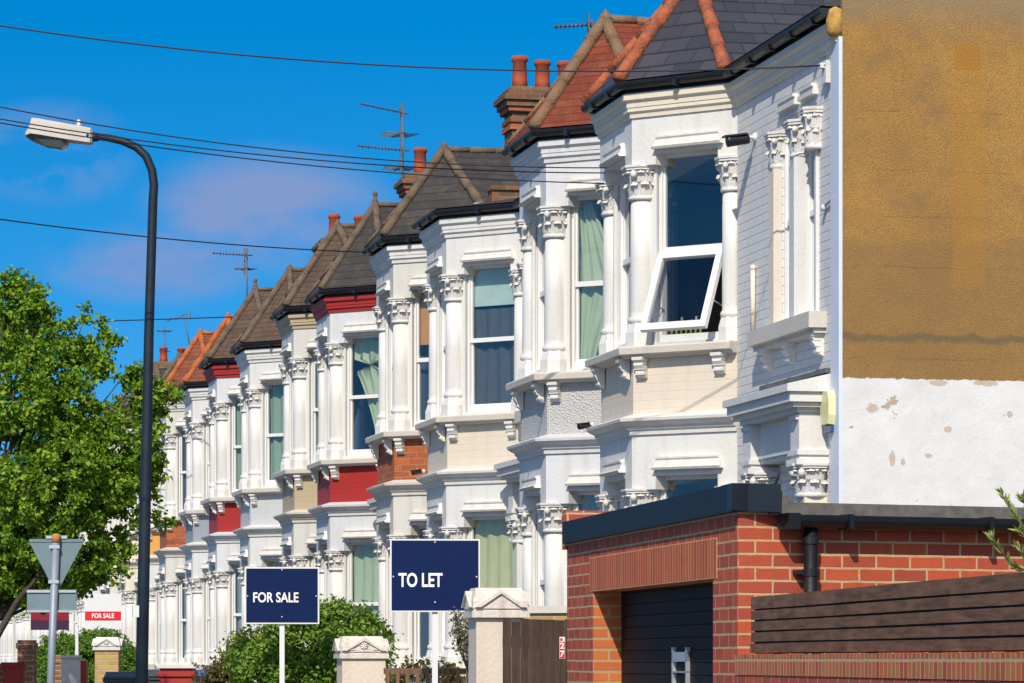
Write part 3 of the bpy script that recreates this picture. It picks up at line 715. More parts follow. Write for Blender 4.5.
def house(idx, Y, odd, yF, yN, cfg):
    p = .76 if odd else .92; k = .79
    H = thing('terraced_house', cfg['label'], 'house', (8.17 if idx < 7 else 8.135, Y, 0), math.pi, 'houses of the terrace')
    wallm = cfg.get('wall', [WHITE, WHITE_C, WHITE, WHITE_B, WHITE_C, WHITE_B][(idx-1)%6]); flatm = cfg.get('flat', wallm)
    bay = [(0,-k),(p,0),(p,WB),(0,WB+k)]
    P0, P1, P2, P3 = bay
    path = [(0,yF)]+bay+[(0,yN)]
    # body, floors and rooms
    mb = MB(); mb.box((-8,yF,0),(-2.05,yN,Z_EAVE)); obj('wall', mb, cfg.get('gable', wallm) if not cfg.get('full') else WHITE, H)
    inn = MB()
    for z0, z1 in ((1.45,G_SILL-.02),(G_HEAD+.02,Z_SILL1-.03),(Z_HEAD+.02,Z_EAVE-.02)):
        inn.prism([(-2.05,-k+.05),(-.05,-k+.05),(p-.25,.1),(p-.25,WB-.1),(-.05,WB+k-.05),(-2.05,WB+k-.05)], z0, z1)
    inn.box((-2.04,-k-.02,1.4),(-2.0,WB+k,6.6)); inn.box((-2.04,-k-.03,1.4),(-.02,-k+.02,6.6)); inn.box((-2.04,WB+k-.02,1.4),(-.31,WB+k+.04,6.6))
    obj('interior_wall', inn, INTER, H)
    # bay masonry
    lo = MB(); lo.prism(bay, 0, G_SILL-.1); obj('bay_plinth', lo, wallm, H)
    def lintel(z0, z1, zt):
        L_ = MB(); L_.prism(bay, z1, zt)
        ins = offset_path(bay, -.24)
        # imposts sitting on the capitals
        for i in range(4):
            pv = Vector(bay[i]); 
            tn = (Vector(bay[i+1])-pv).normalized() if i < 3 else None; tp = (Vector(bay[i-1])-pv).normalized() if i > 0 else None
            a = .25 if i in (1,2) else .2
            pts = []
            if tp: pts.append(pv+tp*a)
            pts.append(pv)
            if tn: pts.append(pv+tn*a)
            iv = Vector(ins[i])
            if tn: pts.append(iv+tn*(a-.06))
            pts.append(iv) if (tn and tp) else None
            if tp: pts.append(iv+tp*(a-.06))
            if len(pts) >= 3 : L_.prism([tuple(q) for q in pts], z0, z1)
        return L_
    L_ = lintel(Z_CAPT-.01, Z_HEAD, Z_EAVE); obj('bay_upper_wall', L_, wallm, H)
    L_ = lintel(G_CAPT-.01, G_HEAD, Z_C0+.02); obj('bay_lower_wall', L_, wallm, H)
    pn = MB(); pn.prism([(x-.012 if x else 0,y) for x,y in bay], Z_C0+.02, Z_SILL0+.02); obj('bay_panel', pn, cfg['panel'], H)
    # mouldings
    s = MB(); s.sweep(bay, [(-.03,Z_SILL0),(.07,Z_SILL0),(.085,Z_SILL0+.02),(.13,Z_SILL0+.03),(.135,Z_SILL1-.015),(.12,Z_SILL1),(-.25,Z_SILL1+.004),(-.25,Z_SILL0)]); obj('sill', s, STONE, H)
    s = MB(); s.sweep(bay, [(-.03,G_SILL-.1),(.09,G_SILL-.1),(.10,G_SILL-.01),(-.25,G_SILL+.003),(-.25,G_SILL-.1)]); obj('sill', s, STONE, H)
    s = MB(); s.sweep(bay, [(-.02,Z_C0-.02),(.02,Z_C0-.02),(.025,Z_C0+.02),(.045,Z_C0+.03),(.05,Z_C0+.055),(.09,Z_C0+.075),(.12,Z_C0+.10),(.125,Z_C0+.125),(.0,Z_C1+.02),(-.02,Z_C1+.02)]); obj('string_course', s, wallm, H)
    fr = cfg.get('frieze', wallm)
    s = MB()
    s.sweep(path, [(-.02,6.52),(.018,6.52),(.022,6.56),(.045,6.575),(.045,6.61),(-.02,6.61)])
    s.sweep(path, [(-.02,6.61),(.052,6.61),(.055,6.655),(.085,6.675),(.085,Z_EAVE),(-.02,Z_EAVE)])
    obj('frieze', s, fr, H)
    # gutter: trough swept along the eaves, with brackets and fascia
    gp = [(.115+.058*math.cos(a), 6.825+.062*math.sin(a)) for a in [math.pi+ i*math.pi/8 for i in range(9)]]
    gp += [(.168,6.83),(.062,6.83)]
    pm = MB(); gpath = path if cfg.get('full') else path
    pm.sweep(gpath, gp); pm.sweep(gpath, [(.0,Z_EAVE),(.05,Z_EAVE),(.05,6.85),(.0,6.85)])
    for i in range(len(gpath)-1):
        A = Vector(gpath[i]); B = Vector(gpath[i+1]); L0 = (B-A).length; t = (B-A).normalized(); n = Vector((t.y,-t.x))
        c = max(1, int(L0/.55))
        for q in range(c):
            u = L0*(q+.5)/c; pm.obox(A, t, n, u-.022, u+.022, .052, .18, 6.752, 6.80)
    obj('gutter', pm, BLACK, H)
    # brackets under the sill
    faces = [(P0,P1),(P1,P2),(P2,P3)]
    for fi, (A, B) in enumerate(faces):
        A = Vector(A); B = Vector(B); Lf = (B-A).length; t = (B-A).normalized(); n = Vector((t.y,-t.x))
        for u in ((.12, Lf-.16) if fi == 2 else (.14, Lf-.12)):
            q = A+t*u; obj('bracket', bracket_mb, WHITE2, H, (q.x,q.y,Z_SILL0), math.atan2(n.y,n.x), key='bracket')
    # hoods
    for fi, (A, B) in enumerate(faces):
        A = Vector(A); B = Vector(B); Lf = (B-A).length; t = (B-A).normalized(); a_ = math.atan2(t.y,t.x)
        for zz in (Z_HEAD+.03, G_HEAD+.05):
            s0, s1 = (.24, Lf-.24) if fi == 1 else ((.24, Lf-.14) if fi == 2 else (.14, Lf-.24))
            q = A+t*s0; obj('window_hood', lambda: hood_mb(round(s1-s0,3)), WHITE2, H, (q.x,q.y,zz), a_, key=('hood',round(s1-s0,2)))
    # windows and columns
    ins = offset_path(bay, -.16)
    cu = cfg.get('up'); cg = cfg.get('low')
    for lvl, (zs, zcb, zct, zh, cur) in enumerate(((Z_SILL1,Z_CAPB,Z_CAPT,Z_HEAD,cu),(G_SILL,G_CAPB,G_CAPT,G_HEAD,cg))):
        jb = MB()
        for fi in range(3):
            A = Vector(ins[fi]); B = Vector(ins[fi+1]); Lf = (B-A).length; t = (B-A).normalized(); n = Vector((t.y,-t.x))
            if fi == 2: s0, s1 = .12, Lf-.17
            elif fi == 0: s0, s1 = .08, Lf-.17
            else: s0, s1 = .15, Lf-.15
            jb.obox(A, t, n, -.0, s0+.004, -.06, .06, zs, zh)
            if Lf-s1 > .01: jb.obox(A, t, n, s1-.004, Lf, -.06, .06, zs, zh)
            jb.obox(A, t, n, s0, s0+.03, .05, .085, zs, zh); 
            z0 = zs+.03
            jb.obox(A, t, n, s0, s1, -.03, .10, zs-.002, z0+.01)
            window(H, (A.x,A.y), (t.x,t.y), (n.x,n.y), s0, s1, z0+.008, zh+.02, .49, cur if fi == 2 else (cfg.get('front') if fi == 1 else cur), idx, open_sash=(cfg.get('open') and fi == 2 and lvl == 0))
        obj('jamb', jb, WHITE, H)
        cx = offset_path(bay, -.125)
        put_column(H, cx[1][0]+.0, cx[1][1]+.03, zs+.003, zcb, zct, .115)
        put_column(H, cx[2][0]+.0, cx[2][1]-.03, zs+.003, zcb, zct, .12)
        # side half columns
        tq = (Vector(P3)-Vector(P2)).normalized(); nq = Vector((tq.y,-tq.x)); q = Vector(P3)-tq*.10-nq*.10
        put_column(H, q.x, q.y, zs+.003, zcb, zct, .10)
        tq = (Vector(P1)-Vector(P0)).normalized(); nq = Vector((tq.y,-tq.x)); q = Vector(P0)+tq*.10-nq*.10
        put_column(H, q.x, q.y, zs+.003, zcb, zct, .10)
    # flat wall sections
    if odd: flat_section(H, WB+k, yN, flatm, None, cfg.get('full', False), idx)
    else: flat_section(H, yF, -k, flatm, None, False, idx)
    if odd and yF < -k-.01: mb = MB(); mb.box((-.3,yF,0),(0,-k,Z_EAVE)); obj('wall', mb, flatm, H)
    if (not odd) and yN > WB+k+.01: mb = MB(); mb.box((-.3,WB+k,0),(0,yN,Z_EAVE)); obj('wall', mb, flatm, H)
    # roof
    rm = cfg['roof']; hip = cfg['hip']; ez = 6.85
    ee = offset_path(path, .13)
    E = [(x,y,ez) for x,y in ee]
    rb = MB(); rt = MB()
    RX = -4.0
    if cfg.get('low_roof'):
        A = (-.45, WB/2, ez+.28)
        for a, b in ((E[1],E[2]),(E[2],E[3]),(E[3],E[4])): rb.add([a,b,A],[(0,1,2)])
        rb.add([(.16,yF,ez),(.16,-k-.05,ez),(-.45,WB/2,ez+.285),(-1.2,yF,ez+.35)],[(0,1,2,3)])
        rb.add([(.16,yN,ez),(.16,WB+k+.05,ez),(-.45,WB/2,ez+.285),(-1.2,yN,ez+.35)],[(0,3,2,1)])
        rb.add([(-.45,WB/2,ez+.285),(-1.2,yF,ez+.35),(-4,yF,ez+.6),(-4,yN,ez+.6),(-1.2,yN,ez+.35)],[(0,1,2,3,4)])
        rb.add([(-4,yF,ez+.6),(-8,yF,ez-.1),(-8,yN,ez-.1),(-4,yN,ez+.6)],[(0,1,2,3)])
    else:
        rise = cfg.get('rise', 1.27); ax = p-.75
        A = (ax, WB/2, ez+rise); Bk = (RX, WB/2, ez+rise)
        for a, b in ((E[1],E[2]),(E[2],E[3]),(E[3],E[4])): rb.add([a,b,A],[(0,1,2)])
        near = WB+k+.10; far = -k-.10
        rb.add([E[4],(RX,near,ez),Bk,A],[(0,1,2,3)]); rb.add([E[1],A,Bk,(RX,far,ez)],[(0,1,2,3)])
        mrise = 2.1
        rb.add([(.16,yF,ez-.004),(.16,yN,ez-.004),(RX,yN,ez+mrise),(RX,yF,ez+mrise)],[(0,1,2,3)])
        rb.add([(RX,yF,ez+mrise),(RX,yN,ez+mrise),(-8.1,yN,ez-.1),(-8.1,yF,ez-.1)],[(0,1,2,3)])
        rb.add([(.16,yF,ez-.004),(RX,yF,ez+mrise),(-8.1,yF,ez-.1)],[(0,1,2)]); rb.add([(.16,yN,ez-.004),(RX,yN,ez+mrise),(-8.1,yN,ez-.1)],[(0,2,1)])
        rr = cfg.get('hipr', .08)
        up = Vector((0,0,.02))
        Av = Vector(A)+up
        for e, q_ in ((E[2], .8 if cfg.get('full') else .35),(E[3],1),(E[4],1)): ridge_tiles(rt, Vector(e)+Vector((0,0,.02)), Av, rr*q_)
        ridge_tiles(rt, Av, (RX+1.5,WB/2,ez+rise+.01), rr*.7)
        rt.sphere(Av, rr*1.15, 10, 6)
        rt.lathe([(.05,0),(.035,.03),(.02,.05),(.001,.07)], 10, (Av.x,Av.y,Av.z+rr*.6))
        if cfg.get('finial'):
            rt.lathe([(.05,0),(.035,.05),(.022,.09),(.035,.12),(.035,.15),(.001,.18)], 10, (Av.x,Av.y,Av.z+.02))
    R_ = obj('roof', rb, rm, H)
    if rt.v: obj('hip_tiles', rt, hip, R_)
    # party parapet and chimney
    if cfg.get('parapet'):
        mb = MB(); mb.box((-3.5,yN-.12,ez-.2),(-.15,yN+.12,ez+.50)); mb.box((-3.5,yN-.15,ez+.50),(-.13,yN+.15,ez+.55)); obj('party_wall', mb, SOOTB, H)
        mb = MB(); mb.box((-.15,yN-.14,ez+.02),(.06,yN+.1,ez+.34)); obj('parapet_block', mb, CREAM, H)
    if cfg.get('chimney'):
        npots, zt, xl = cfg['chimney']; chimney(H, xl, yF+.05 if not odd else yF, zt, npots)
    return H

G1 = [('green','left',0,1)]
cfgs = [
 dict(label='end terraced house with cream bay panel, open window and brown rendered gable wall', panel=CREAMB, frieze=CREAM, flat=WBRICK, roof=SLATE, hip=RIDGE_R, hipr=.062, rise=1.13, full=True, open=True, front=[('white','full',0,1)]),
 dict(label='terraced house with red tiled pointed roof and grey roughcast bay panel', panel=ROUGHC, roof=REDT, hip=RIDGE_M, hipr=.064, rise=1.20, up=[('green','fan',.5,.98),('green','left',0,.49)], low=[('grey','full',0,1)], front=[('teal','full',0,1)]),
 dict(label='white terraced house with low dark bay roof above a cream panel', panel=CREAMB, roof=BRNS, hip=RIDGE_B, low_roof=True, up=[('teal','blind',.72,1),('dark','full',0,.7)], low=[('olive','full',0,1)], front=[('white','full',0,1)]),
 dict(label='terraced house with orange brick bay panel and grey slate pointed roof', panel=OBRICK, frieze=WHITE, roof=BRNS, hip=RIDGE_B, hipr=.058, rise=1.17, parapet=True, chimney=(3,9.35,-1.75), up=[('orange','blind',.6,1)], low=[('olive','right',0,1)], front=[('dark','full',0,1)]),
 dict(label='terraced house with bright red panel, red eaves band and green curtain tied back upstairs', panel=REDP, frieze=REDP, roof=BRNS, hip=RIDGE_B, hipr=.052, rise=1.27, finial=True, up=[('green','swag',0,1)], low=[('green','full',0,1)], front=[('dark','full',0,1)]),
 dict(label='terraced house with tan bay panel and tan band under a brown tiled roof', panel=TAN, frieze=TAN, roof=BRNT, hip=RIDGE_B, hipr=.058, rise=1.27, chimney=(2,9.37,-1.85), up=[('grey','full',0,1)], low=[('grey','full',0,1)], front=[('grey','full',0,1)]),
 dict(label='terraced house with light grey panel under a brown tiled roof and green upstairs curtains', panel=GREYP, roof=BRNT, hip=RIDGE_B, hipr=.055, rise=1.27, up=[('mint','full',0,1)], low=[('olive','left',0,1)], front=[('grey','full',0,1)]),
 dict(label='farther terraced house with red panel and dark red band under a brown pointed roof', panel=REDP, frieze=REDP, roof=BRNT, hip=RIDGE_B, hipr=.055, rise=1.27, finial=True, chimney=(2,9.37,-1.85), up=[('mint','full',0,1)], low=[('grey','full',0,1)], front=[('grey','full',0,1)]),
 dict(label='terraced house with blue grey panel and red tiled roof edged with orange hip tiles', panel=BLUEG, roof=ORGT, hip=RIDGE_O, hipr=.055, rise=1.28, up=[('mint','full',0,1)], low=[('grey','full',0,1)], front=[('grey','full',0,1)]),
 dict(label='terraced house with orange brick panel just beyond the blue grey one', panel=OBRICK, roof=ORGT, hip=RIDGE_O, rise=1.27, up=[('dark','full',0,1)], low=[('grey','full',0,1)]),
 dict(label='terraced house with bright orange painted panel behind the street lamp', panel=ORANGE, wall=WHITE, roof=BRNT, hip=RIDGE_B, up=[('grey','full',0,1)], low=[('dark','full',0,1)]),
 dict(label='cream painted terraced house right of the far red and white for sale board', panel=CREAM, wall=CREAM, roof=BRNS, hip=RIDGE_B, up=None, low=[('grey','full',0,1)]),
 dict(label='cream terraced house behind the far red and white for sale board', panel=CREAM, wall=CREAM, roof=BRNS, hip=RIDGE_B, up=None, low=[('dark','full',0,1)]),
]
oddY = [30.93, 39.78, 48.43, 56.67, 64.76]; evenY = [33.77, 42.39, 50.84, 59.75, 67.9]
while len(oddY) < 13: oddY.append(oddY[-1]+8.35); evenY.append(oddY[-1]+3.0)
Ys = [y for pr in zip(oddY, evenY) for y in pr]
HOUSES = []
nH = len(Ys)
for i in range(nH):
    Y = Ys[i]; odd = (i % 2 == 0)
    far = Ys[i+1] if i+1 < nH else Y+6
    if odd: bF = (Y+.79+far-WB-.79)/2
    else: bF = (Y+.79+far-WB-.79)/2
    if i == 0: bN = 25.9
    else:
        pv = Ys[i-1]; bN = (pv+.79+Y-WB-.79)/2
    cfg = cfgs[i] if i < len(cfgs) else dict(label='distant white bay-fronted terraced house mostly hidden behind the tree', panel=[WHITE,GREYP,CREAM][i%3], roof=[BRNT,BRNS][i%2], hip=RIDGE_B, up=[('grey','full',0,1)], low=[('grey','full',0,1)])
    if i == 14: cfg['chimney'] = (2, 9.62, -1.85)
    cfg.setdefault('hipr', .055)
    H = house(i+1, Y, odd, Y-bF if False else -(bF-Y), Y-bN, cfg)
    if i >= len(cfgs): H['group'] = 'distant houses hidden behind the tree'
    HOUSES.append(H)

# gable end of the first house
H1 = HOUSES[0]
g = MB()
gy = 25.9
# outline in world X,Z -> object frame origin at the front corner (8.17, 25.9)
pts = [(0.0,0),(8.2,0),(8.2,7.0),(4.2,9.35),(.25,7.02),(.0,6.98)]
vs = [(x,0,z) for x,z in pts]+[(x,-.05,z) for x,z in pts]; n = len(pts)
g.add(vs, [list(range(n)), list(range(n,2*n))[::-1]]+[(i,(i+1)%n,n+(i+1)%n,n+i) for i in range(n)])
me = g.mesh('gable_wall'); me.materials.append(GABLE)
o = bpy.data.objects.new('gable_wall', me); C.objects.link(o); o.parent = H1
# parent frame is rotated by 180 degrees: undo it for the gable so that x runs into the block
o.rotation_euler = (0,0,math.pi); o.location = (0, 30.93-25.9, 0)
q = MB(); q.box((-.0,4.86,0),(.03,5.08,6.60)); obj('corner_strip', q, painted('white_paint_blue_shade', (.62,.68,.80), amt=.15), H1)  # white-painted strip; the blue of its shade is put into the colour
q = MB(); q.tube([(.01,4.845,0),(.01,4.845,6.6)], .006, 8); obj('cable', q, BLACK, H1)
q = MB(); q.lathe([(.001,0),(.05,.01),(.07,.05),(.075,.14),(.055,.22),(.001,.25)], 14, (.04,5.02,6.60)); obj('kneeler_stone', q, RIDGE_O if False else plain('lichened_stone', (.42,.25,.06), .9, var=.3, vs=20, bmp=.8), H1)
q = MB(); q.box((.0,4.70,6.28),(.05,4.80,6.46)); q.box((.05,4.72,6.40),(.09,4.78,6.44)); obj('cable_bracket', q, WHITE, H1)
q = MB(); q.tube([(.03,2.62,4.46),(.03,2.62,5.02)], .022, 8); q.sphere((.03,2.62,5.04), .03); obj('overflow_pipe', q, CREAM, H1)
q = MB(); q.tube([(.02,4.66,5.30),(.02,4.98,5.36)], .012, 6); q.sphere((.03,4.67,5.29), .03); obj('wire_clip', q, GREYP, H1)

# ------------------------------------------------------------------ fittings on the houses
def camera_thing(loc, rz, label, s=1.0, scene_group='security cameras on the house fronts'):
    t = thing('security_camera', label, 'security camera', loc, rz, scene_group); t.scale = (s,s,s)
    m = MB(); m.lathe([(.04,0),(.04,.02),(.015,.03),(.015,.09)], 12); 
    m.v = [(z,x,y) for x,y,z in m.v]; b = obj('mount', m, FRAME, t)
    m = MB(); m.lathe([(.001,.04),(.04,.045),(.042,.07),(.05,.22),(.052,.24),(.04,.245),(.001,.235)], 14); m.v = [(z,x,y-.25*z*0) for x,y,z in m.v]; m.box((.06,-.05,.035),(.27,.05,.05)); c = obj('camera_body', m, BLACK, t, (.02,0,-.01))
    c.rotation_euler = (0,R(8),0)
    return t
camera_thing((8.17,28.32,6.17), math.pi, 'black security camera beside the open window on the white brick wall')
camera_thing((7.36,31.02,3.86), R(200), 'black security camera at the far corner of the end house bay', .6)
camera_thing((7.38,39.80,3.90), R(200), 'black security camera above the to let sign on a white bay', .6)
t = thing('alarm_box', 'pale yellow alarm box with blue base beside the porch, by the gable corner', 'alarm box', (8.17,26.06,3.50), math.pi)
m = MB()
pr = [(-.10,.02),(-.13,.10),(-.13,.24),(-.085,.31),(.085,.31),(.13,.24),(.13,.10),(.10,.02)]
n = len(pr); m.add([(0,y,z) for y,z in pr]+[(.085,y*.86,.165+(z-.165)*.9) for y,z in pr], [list(range(n)), list(range(n,2*n))[::-1]]+[(i,(i+1)%n,n+(i+1)%n,n+i) for i in range(n)])
obj('cover', m, ALARM, t)
m = MB(); m.box((0,-.085,-.03),(.06,.085,.019)); obj('strobe', m, BLUEL, t)

def aerial(loc, h, booms, label, tilt=0):
    t = thing('television_aerial', label, 'aerial', loc, 0, 'television aerials on the chimneys and roofs')
    m = MB(); m.tube([(0,0,0),(tilt,0,h)], .016, 8); mast = obj('mast', m, ALU, t)
    for (z, az, L, n, tl, el) in booms:
        m = MB(); d = Vector((math.cos(az)*math.cos(tl), math.sin(az)*math.cos(tl), math.sin(tl))); side = Vector((-math.sin(az), math.cos(az), 0))
        o_ = Vector((tilt*z/h,0,z)); m.tube([o_-d*.1, o_+d*L], .012, 6)
        for q in range(n):
            c_ = o_+d*(L*(q+.3)/n); e = el*(1-.25*q/n)
            if q % 2: m.tube([c_-side*e, c_+side*e], .006, 5)
            else: m.tube([c_-Vector((0,0,.03)), c_+Vector((0,0,.03))], .006, 5); m.tube([c_-side*e, c_+side*e], .006, 5)
        m.box((-.05,-.02,z-.12),(-.03,.02,z+.12)); m.v = m.v
        obj('antenna', m, ALU, mast)
    return t
def Wz(px, py, d): X, Y = W(px, d); return (X, Y, EYE+(660-py)*d/3400)
x, y, z = Wz(403,195,54.6)
t = aerial((x,y,z-.3), 1.8, [(1.62,R(150),.75,12,R(14),.16),(1.02,R(165),.75,14,R(6),.16),(1.3,R(100),.5,6,0,.30),(.75,R(100),.4,5,0,.30)], 'tall mast with two stacked aerials beside the orange chimney pot')
x, y, z = Wz(247,305,60)
t = aerial((x,y,z-.4), 1.4, [(1.28,R(172),.62,11,R(3),.14),(1.05,R(100),.3,4,0,.2)], 'thin aerial on a mast above the brown roofs, alone against the sky')
x, y, z = Wz(592,40,37)
t = aerial((x,y,z-.4), .62, [(.57,R(170),.42,9,R(-4),.14)], 'small aerial poking out left of the red tiled roof')
x, y, z = Wz(192,350,88)
t = aerial((x,y,z-.2), 1.15, [(1.1,R(175),.5,5,R(-20),.1)], 'small tilted aerial above the distant pair of chimney pots', -.22)
x, y, z = Wz(165,362,92)
t = aerial((x,y,z-.2), 1.1, [(1.05,R(90),.4,5,0,.22),(.5,R(90),.3,3,0,.16)], 'small distant aerial close to the street lamp column')

# ------------------------------------------------------------------ garage
Cg = Vector((5.18,18.32)); e1 = Vector((.0464,.9989)); n1 = Vector((-.9989,.0464)); e2 = Vector((.974,.225)); n2 = Vector((.225,-.974))
GA = thing('garage', 'red brick garage with black roller shutter and dark navy roof trim', 'garage', (Cg.x,Cg.y,0))
O2 = Vector((0,0))
def gob(name, fn, mat, parent=GA):
    m = MB(); fn(m); return obj(name, m, mat, parent)
ZT = 2.49
def front(m):
    m.prism([(0,0), tuple(e1*.628), tuple(e1*.628-n1*.25), tuple(e2*.257)], 0, ZT)
    m.obox(O2, e1, n1, 4.358, 5.358, -.25, 0, 0, ZT)
    m.obox(O2, e1, n1, .628, 4.358, -.25, 0, 2.355, ZT)
    m.obox(O2, e1, n1, .70, 5.2, -2.9, -2.7, 0, ZT)
gob('front_wall', front, REDBK)
gob('lintel', lambda m: m.obox(O2, e1, n1, .52, 4.47, -.24, .003, 2.12, 2.355), SOLDIER)
gob('door_reveal', lambda m: m.obox(O2, e1, n1, 4.352, 4.357, -.20, -.004, 0, 2.12), PILB)
def shutter(m):
    z = 0; 
    while z < 2.2:
        m.obox(O2, e1, n1, .5, 4.45, -.225, -.197, z, z+.072); m.obox(O2, e1, n1, .5, 4.45, -.235, -.209, z+.072, z+.078); z += .078
sh = gob('shutter', shutter, SHUT)
def pull(m):
    for a, b in ((2.14,2.17),(2.55,2.58)): m.obox(O2, e1, n1, a, b, -.195, -.17, 1.45, 1.73)
    m.obox(O2, e1, n1, 2.14, 2.58, -.195, -.17, 1.47, 1.50); m.obox(O2, e1, n1, 2.14, 2.58, -.195, -.17, 1.57, 1.58); m.obox(O2, e1, n1, 2.14, 2.58, -.195, -.17, 1.64, 1.70)
gob('handle', pull, CHROME, sh)
side_poly = [tuple(e2*0), tuple(e2*3.6), tuple(e2*3.6-n2*.25), tuple(-n2*.25+e2*.2)]
gob('side_wall', lambda m: m.prism([(.003,-.003),(e2.x*3.6,e2.y*3.6-.003),(e2.x*3.6-n2.x*.25,e2.y*3.6-n2.y*.25),(.2,.25)], 0, ZT-.012), REDBK)
gob('roof_trim', lambda m: m.obox(O2, e1, n1, -.03, 5.3, -.24, .045, 2.478, 2.632), NAVYM)
def cap(m):
    a = Vector((-.045,-.03)); b = e2*.215+n2*.045; 
    m.prism([(-.05,-.055),(b.x,b.y),(b.x-n2.x*.3,b.y-n2.y*.3),(-.03,.25)], 2.484, 2.636)
gob('roof_trim_corner', cap, BLACK)
def felt(m):
    P = [e2*.2+n2*.06, e2*3.7+n2*.06, e2*3.7+e1*5.2, e1*5.3-n1*.1, e1*.25-n1*.24]
    m.prism([tuple(v) for v in P], 2.46, 2.535)
    s0 = e2*.195+n2*.05
    for k in range(4):
        a = e2*(.19+.035*k)+n2*(.052); b = e2*(.225+.035*k)+n2*.052
        m.prism([tuple(a),tuple(b),tuple(b-n2*.4),tuple(a-n2*.4)], 2.46, 2.625-.025*k)
gob('felt_roof', felt, FELT)
def ggut(m):
    pr_ = [(.06+.055+.055*math.cos(math.pi+i*math.pi/8), 2.455+.065*math.sin(math.pi+i*math.pi/8)) for i in range(9)]
    m.sweep([tuple(e2*.225), tuple(e2*3.6)], [(o,z) for o,z in pr_]+[(.17,2.462),(.06,2.462)])
    for u in (.62,1.55,2.4): m.obox(O2, e2, n2, u, u+.03, .05, .178, 2.385, 2.47)
    m.obox(O2, e2, n2, .225, .30, .055, .182, 2.38, 2.47)
gg = gob('gutter', ggut, BLACK)
def dpipe(m):
    c = e2*.425+n2*.075; m.tube([(c.x,c.y,.2),(c.x,c.y,2.42)], .040, 14); m.lathe([(.041,2.30),(.046,2.302),(.046,2.34),(.041,2.342)],14,(c.x,c.y,0),smooth=False,cap=False)
    c2 = e2*.425+n2*.0; m.obox(O2, e2, n2, .35, .48, .0, .08, 2.13, 2.155); m.lathe([(.041,2.12),(.045,2.122),(.045,2.16),(.041,2.162)],14,(c.x,c.y,0),smooth=False,cap=False)
gob('downpipe', dpipe, BLACK, gg)
gob('end_parapet', lambda m: (m.obox(O2, e1, n1, 5.302, 5.45, -1.2, .02, 2.44, 2.715)), REDBK)

# garden wall with slatted timber screen in front of the garage side
Fa = Vector((5.109,17.827)); fe = Vector((-.0791,-.9969)); fn = Vector((-.9969,.0791))
FW = thing('brick_garden_wall', 'low red brick wall with upright bricks on top below the slatted timber', 'wall', (Fa.x,Fa.y,0))
gob('wall_body', lambda m: m.obox(O2, fe, fn, -.42, 9, -.22, 0, 0, 1.565), REDBK, FW)
gob('rowlock_course', lambda m: m.obox(O2, fe, fn, -.42, 9, -.225, .004, 1.568, 1.680), ROWLOCK, FW)
FS = thing('slatted_fence', 'dark brown horizontal slatted timber screen on top of the brick wall', 'fence', (Fa.x,Fa.y,0))
for k in range(5):
    z = 1.689+k*.060; off = random.uniform(-.004,.004)
    def sl(m, z=z, off=off, k=k):
        top = .066 if k == 4 else .050
        mm = MB()
        a = 0; L9 = 9
        for q in range(18):
            u0, u1 = q*.5-.16, q*.5+.34
            m.obox(O2, fe, fn, u0, u1, -.055+off, -.035+off, z+.001*math.sin(u0*1.3+k), z+top+.001*math.sin(u0*1.3+k))
    gob('slat', sl, WOODF, FS)
gob('gap_shade_board', lambda m: m.obox(O2, fe, fn, -.17, 9, -.074, -.060, 1.684, 1.985), WOODP, FS)  # dark board added to stand in for the shade between slats
for u in (.25,1.2,2.4,3.6,4.8,6,7.2,8.4):
    gob('batten', lambda m: m.obox(O2, fe, fn, u, u+.04, -.12, -.076, 1.682, 1.988), WOODF, FS)

# ------------------------------------------------------------------ foliage helper
def leaves(mb, lobes, n, size, seed, shell=.55, droop=.0, clump=14, cr=.16):
    """folded leaf quads gathered in clumps inside ellipsoids (centre, radii)"""
    rnd = random.Random(seed); vol = [l[1][0]*l[1][1]*l[1][2] for l in lobes]; tot = sum(v**.62 for v in vol)
    for (c, r), v in zip(lobes, vol):
        m_ = max(3, int(n*v**.62/tot/clump))
        for k in range(m_):
            d = Vector((rnd.gauss(0,1), rnd.gauss(0,1), rnd.gauss(0,1))).normalized()
            rad = rnd.uniform(shell, 1.0)**.6*(1+.13*math.sin(d.x*5+seed)+.12*math.sin(d.z*7+d.y*4))
            p = Vector((c[0]+d.x*r[0]*rad, c[1]+d.y*r[1]*rad, c[2]+d.z*r[2]*rad))
            ax = (d+Vector((0,0,.6))).normalized()
            for j in range(clump):
                q = p+Vector((rnd.gauss(0,cr), rnd.gauss(0,cr), rnd.gauss(0,cr*.8)))
                nn = (ax*.9+Vector((rnd.gauss(0,.6),rnd.gauss(0,.6),rnd.gauss(0,.5)))).normalized()
                t = nn.cross(Vector((rnd.uniform(-1,1),rnd.uniform(-1,1),rnd.uniform(-1,1)))).normalized(); b = nn.cross(t)
                s = size*rnd.uniform(.6,1.25); f = s*.22
                vs = [q-t*s*.55, q+b*s*.42-t*s*.05+nn*f, q+t*s*.6, q-b*s*.42-t*s*.05+nn*f]
                o = len(mb.v); mb.v += [tuple(x) for x in vs]; mb.f += [[o,o+1,o+2],[o,o+2,o+3]]; mb.sm += [False,False]
    return mb
def lob(px, py, d, rp, ry=None, rd=None):
    """ellipsoid given by where it stands: rp, ry radii in metres"""
    x, y, z = Wz(px, py, d); return ((x,y,z),(rp, rd or rp, ry or rp))
def leafobj(name, mb, mat, parent):
    me = bpy.data.meshes.new(name); me.from_pydata(mb.v, [], mb.f); me.materials.append(mat)
    o = bpy.data.objects.new(name, me); C.objects.link(o); o.parent = parent; return o

